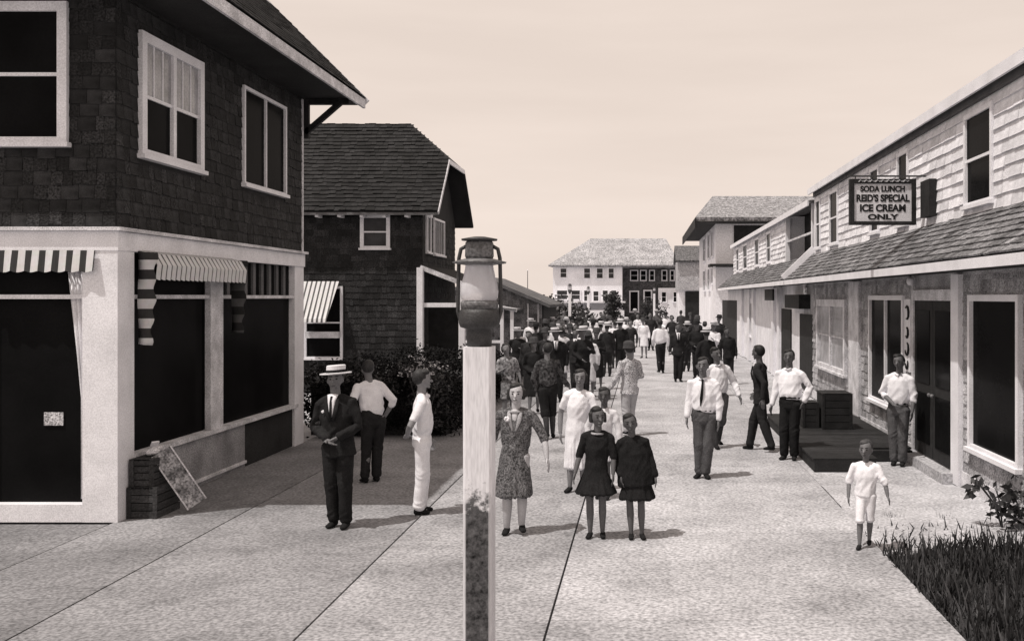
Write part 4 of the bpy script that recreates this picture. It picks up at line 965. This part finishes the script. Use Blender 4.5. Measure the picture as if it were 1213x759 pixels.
        front([(-.03, .030, .832), (0, .046, .822), (.03, .030, .832)], [(.010, .012)]*3, 'collar', mt)
        if tie is not None:
            front([(.028, .074, .61), (.018, .083, .67), (.006, .086, .74), (0, .068, .80), (0, .052, .828)], [(.004, .003), (.013, .004), (.011, .004), (.009, .005), (.011, .007)], 'tie', fab(tie))
    elif kindp == 'dress':
        z0_ = hem
        ex = ([(0, 0, z0_), (0, 0, (z0_+.5)/2), (0, 0, .52), (0, 0, .58)], [(flare, flare*.80), ((flare+.092)/2+.004, (flare*.8+.068)/2), (.094, .070), (.086, .062)])
        torso(hem, None, 'dress', mt, ex, chest=(.094, .066), waist=(.086, .060), rr=(.030, .030, .030, .028))
        if collar:
            cb = MB(); n_ = 14
            for j in range(n_):
                a = 2*math.pi*j/n_; b2 = 2*math.pi*(j+1)/n_
                cb.loft([up_((.044*math.cos(a), .040*math.sin(a)+.006, .834-.014*(math.sin(a) > 0))), up_((.044*math.cos(b2), .040*math.sin(b2)+.006, .834-.014*(math.sin(b2) > 0)))], [(.017, .009)]*2, n=6)
            co2 = S(cb).build('collar', fab(collar), t, True); remesh(co2, vox, 0, 1)
    elif kindp == 'tunic':        # blouse and short trousers of a small child
        trousers(.27, .050, 'shorts'); torso(.50, (.100, .074), 'blouse', mt, chest=(.104, .072), waist=(.094, .068), rr=(.036, .036, .036, .034))
    if corsage:
        cg = MB(); [cg.ball(up_((.050 + .010*math.cos(k), .064 + .006*math.sin(2*k), .775 + .010*math.sin(k))), .010, 7, 5) for k in range(6)]
        S(cg).build('corsage', fab(.75), t, True)
        for s_ in (-1, 1): front([(s_*.012, .072, .70), (s_*.034, .064, .77), (s_*.040, .040, .82)], [(.006, .004), (.016, .005), (.012, .006)], 'lapel', fab(.30))
        front([(0, .060, .73), (0, .054, .78), (0, .036, .835)], [(.006, .006), (.018, .008), (.026, .010)], 'neckline', sk)
    if legs == 'knickers' or legs == 'stockings':
        for s_ in (-1, 1):
            hp, kn, an = legpts(s_)
            S(MB().loft([kn, kn*.6+an*.4+Vector((0, -.012, 0)), an], [.034, .034, .022])).build('stocking', fab(.05 if legs == 'knickers' else .42), t, True)
    return t

P = person
# foreground, each as in the photograph
P(403, 624, 1.76, 172, 'man in straw boater and dark three-piece suit, hands clasped before him', .018, .016, 'suit', ('clasp', 'clasp'), hat='boater', tie=.02, skin=.10, spread=.06)
P(440, 571, 1.68, 40, 'man in white shirt turned away behind the straw-hatted man', .74, .02, 'shirt', ('pocket', 'akimbo'), lean=10, skin=.10, hair=.03, sleeve='rolled')
P(500, 608, 1.70, -78, 'man in all-white shirt and trousers standing in profile beside the lamp post', .78, .78, 'shirt', ('back', 'down'), skin=.16, hair=.03, sleeve='short', spread=.045, turn=8)
P(609, 632, 1.62, 176, 'woman in speckled grey dress walking beside the lamp post', .11, .06, 'dress', ('down', 'out'), stride=.025, hem=.26, flare=.122, skin=.30, bob=True, pattern=60, sleeve='elbow', collar=.26, legs='stockings', build=1.12, corsage=True)
P(651, 519, 1.72, 20, 'man in patterned dark sweater and knickers walking up the walk', .06, .018, 'shirt', ('out', 'down'), stride=.06, legs='knickers', pattern=22, skin=.12)
P(683, 582, 1.60, 174, 'woman in short-sleeved white dress behind the dark-frocked girls', .80, .5, 'dress', ('down', 'out'), hem=.20, flare=.100, skin=.13, sleeve='short', bob=True)
P(706, 637, 1.36, 176, 'girl in dark pleated dress with a pale collar', .016, .05, 'dress', ('down', 'down'), hem=.355, flare=.165, skin=.07, collar=.30, sleeve='elbow', head=1.14, bob=True, turn=12)
P(754, 637, 1.29, 180, 'girl in plain dark cape-like dress beside the girl with the pale collar', .014, .05, 'dress', ('hide', 'down'), hem=.33, flare=.155, skin=.06, sleeve='long', head=1.14, build=1.05, cape=True)
P(716, 590, 1.38, 165, 'child half hidden behind the girl with the pale collar', .60, .5, 'dress', ('down', 'down'), hem=.36, flare=.12, skin=.05, head=1.12)
P(745, 516, 1.70, 30, 'person in pale mottled jacket and trousers walking away behind the two girls', .42, .40, 'suit', ('clasp', 'out'), stride=.05, skin=.14, hat='cloche', pattern=60)
P(832, 566, 1.70, 172, 'man in white shirt and dark necktie, hands at his sides', .76, .085, 'shirt', ('hide', 'down'), tie=.012, skin=.10, hair=.015, spread=.042, belt=True, turn=-6)
P(850, 530, 1.70, -165, 'man in white shirt and grey knickers behind the man with the necktie', .70, .10, 'shirt', ('swing', 'out'), stride=.08, legs='knickers', skin=.08, hair=.012)
P(902, 534, 1.75, 62, 'man in dark suit striding beside the man in white shirt near the platform', .022, .022, 'suit', ('fwd', 'swing'), stride=.13, skin=.06, hair=.01, legs='knickers', lean=4)
P(935, 544, 1.72, 150, 'man in white shirt and black trousers at the corner of the low platform', .76, .014, 'shirt', ('down', 'pocket'), skin=.07, hair=.012, lean=-3, build=1.08, belt=True)
P(1064, 551, 1.68, 150, 'man in white shirt leaning by the double door of the soda store', .70, .09, 'shirt', ('clasp', 'down'), skin=.08, hair=.02, sleeve='rolled', belt=True)
P(1024, 648, 1.05, 165, 'small child in white blouse and shorts walking on the walk edge', .80, .80, 'tunic', ('down', 'out'), stride=.06, skin=.10, hair=.05, head=1.28, sleeve='elbow', build=1.1)
# middle distance
P(603, 502, 1.62, 185, 'woman in patterned blouse and pale skirt near the white porch posts', .20, .6, 'dress', ('chest', 'down'), hem=.30, skin=.2, bob=True, pattern=20, sleeve='elbow', far=True)
P(659, 476, 1.78, 178, 'man in straw boater and dark suit within the crowd', .02, .02, 'suit', ('pocket', 'down'), hat='boater', tie=.02, skin=.10, far=True)
P(682, 464, 1.70, 184, 'man in open dark jacket beside the straw-hatted man in the crowd', .03, .03, 'suit', ('down', 'pocket'), skin=.12, tie=.1, far=True)
P(708, 461, 1.66, 176, 'woman in long black dress carrying something pale in the crowd', .016, .02, 'dress', ('chest', 'chest'), hem=.20, flare=.10, skin=.14, hat='cloche', far=True)
P(729, 436, 1.72, 10, 'man in white shirt with raised elbow behind the woman in black', .74, .03, 'shirt', ('akimbo', 'akimbo'), skin=.15, lean=6, far=True, legs='knickers')
P(747, 432, 1.68, 180, 'woman in dark frock with white collar in the crowd', .03, .03, 'dress', ('down', 'down'), hem=.28, skin=.2, collar=.6, far=True, bob=True)
P(783, 442, 1.80, 5, 'man in white shirt and dark trousers walking away down the walk', .78, .02, 'shirt', ('down', 'down'), stride=.07, skin=.14, far=True)
P(803, 452, 1.76, 178, 'man in dark suit with pale lapels facing down the walk', .025, .02, 'suit', ('down', 'pocket'), skin=.12, tie=.02, far=True)
P(838, 470, 1.74, 20, 'man in pale hat and dark coat near the shop row', .02, .02, 'suit', ('down', 'down'), hat='pale', skin=.12, far=True)
P(826, 448, 1.80, 170, 'tall man in black hat near the shop row', .02, .02, 'suit', ('clasp', 'down'), hat='fedora', skin=.12, far=True)
P(763, 424, 1.66, 175, 'woman in white blouse seen over the crowd near the hotel bush', .78, .2, 'dress', ('down', 'down'), hem=.3, skin=.2, hat='cloche', far=True)
P(626, 470, 1.68, 170, 'person in dark clothes next to the low cottage porch', .03, .03, 'suit', ('down', 'clasp'), skin=.14, far=True)
P(636, 447, 1.70, 10, 'man in dark cap and jacket close to the low cottage wall', .03, .025, 'suit', ('down', 'down'), skin=.14, hat='fedora', far=True)
P(863, 455, 1.66, 190, 'person in dark clothes at the shop row doorway', .02, .02, 'suit', ('down', 'down'), skin=.1, far=True)
P(694, 442, 1.66, 176, 'woman in black hat behind the woman in the long black dress', .025, .03, 'dress', ('chest', 'down'), hem=.25, skin=.2, hat='cloche', far=True)
rnd = random.Random(77)
crowd = [(648, 418), (662, 410), (671, 424), (688, 413), (701, 420), (714, 408), (722, 416), (737, 410), (741, 422), (756, 411), (771, 415), (790, 411), (797, 420), (812, 424), (818, 412), (668, 436), (716, 428), (753, 402), (779, 404), (807, 405), (617, 446), (644, 438), (667, 458), (690, 455), (674, 447), (698, 470), (646, 470), (632, 490), (719, 446), (735, 444), (813, 440), (845, 448), (612, 462), (654, 449), (662, 441), (681, 438), (703, 437), (711, 441), (725, 424), (733, 430), (676, 415), (640, 426), (655, 428), (824, 430), (835, 425), (629, 434), (686, 428), (690, 474), (719, 404), (668, 404), (851, 428)]
for i, (a, b_) in enumerate(crowd):
    dress = rnd.random() < .45; gtop = rnd.choice((.02, .03, .05, .7, .7, .10)) if i < 20 else rnd.choice((.02, .03, .10, .02, .7, .7))
    fc = rnd.choice((175, 185, 5, 160, 200, -10)); ht = rnd.choice((None, 'fedora', 'pale', 'boater')) if not dress else rnd.choice((None, 'cloche'))
    tn = 'pale' if gtop > .5 else ('grey' if gtop > .09 else 'dark'); away = abs(fc) < 90
    st = rnd.choice((0, .05)); a1 = rnd.choice(('down', 'clasp', 'pocket')); a2 = rnd.choice(('down', 'chest', 'swing'))
    where = 'near the low cottage' if a < 650 else 'near the slim lamp posts' if a < 708 else 'before the hotel tree' if a < 745 else 'before the hotel doorway' if a < 795 else 'beside the shop row'
    lab = '%s in %s %s, %s, %s, %s %s' % ('woman' if dress else 'man', tn, 'dress' if dress else 'suit', {None: 'bareheaded', 'fedora': 'black hat', 'pale': 'pale hat', 'boater': 'straw boater', 'cloche': 'close hat'}[ht],
        'arm raised' if a2 == 'chest' else 'arms low', 'turned away' if away else 'face on', where)
    P(a, b_, rnd.uniform(1.50, 1.82), fc, lab, gtop, rnd.choice((.02, .03)), 'dress' if dress else 'suit',
      (a1, a2), hem=.24, skin=.16, stride=st, hat=ht, far=True, group='people in the crowd before the hotel', bob=dress)

# ------------------------------------------------------------------ bake modifiers and letters to plain meshes
dg = bpy.context.evaluated_depsgraph_get(); dg.update()
todo = [o for o in C.objects if (o.type == 'MESH' and o.modifiers) or o.type == 'FONT']
def drape(me, what, H, hem):
    nz = mnoise.noise; nn_ = len(me.vertices); co = [0.0]*(3*nn_); no = [0.0]*(3*nn_)
    me.vertices.foreach_get('co', co); me.vertices.foreach_get('normal', no); sd_ = (nn_ % 97)*.37
    for i in range(nn_):
        x, y, z = co[3*i]/H, co[3*i+1]/H, co[3*i+2]/H
        rg = lambda a, b_, c: 1 - 2*abs(nz((a + sd_, b_, c)))
        if what == 'hair': d = .0035*nz((x*70 + sd_, y*70, z*45)) + .002*nz((x*150, y*150, z*60))
        elif what == 'leg':
            kn_ = math.exp(-((z-.28)/.05)**2) + math.exp(-((z-.07)/.05)**2) + .7*math.exp(-((z-.50)/.04)**2)
            d = .0045*rg(x*13, y*13, z*4) + .0055*kn_*rg(x*9, y*9, z*26 + x*20)
        elif what == 'top':
            wt = .5 + math.exp(-((z-.61)/.06)**2) + .8*math.exp(-((z-.66)/.05)**2)*(abs(x) > .11)
            d = .0055*wt*rg(x*10, y*10, z*13 + x*14) + .0030*nz((x*24 + sd_, y*24, z*12)) - .003
        else:
            th_ = math.atan2(y, x); k = max(0, (.54 - z)/max(.05, .54 - hem)); cx_, sy_ = math.cos(th_), math.sin(th_)
            d = .016*k*(rg(cx_*2.6, sy_*2.6, z*1.5) - .3) + .004*k*math.sin(th_*17 + z*6) + .0045*rg(x*11, y*11, z*11 + x*9)*(1 - .6*k)
        d *= H
        for j in range(3): co[3*i+j] += no[3*i+j]*d
    me.vertices.foreach_set('co', co); me.update()
baked = [(o, bpy.data.meshes.new_from_object(o.evaluated_get(dg), preserve_all_data_layers=False, depsgraph=dg)) for o in todo]
for o, me in baked:
    me.name = o.name.split('.')[0]
    if o.name in FOLD and len(me.vertices) > 3500: drape(me, *FOLD[o.name])
    if o.type == 'FONT':
        n = bpy.data.objects.new('lettering', me); C.objects.link(n); n.parent = o.parent; n.matrix_basis = o.matrix_basis.copy()
        bpy.data.objects.remove(o)
    else:
        if not me.materials: me.materials.append(o.data.materials[0])
        o.modifiers.clear(); o.data = me
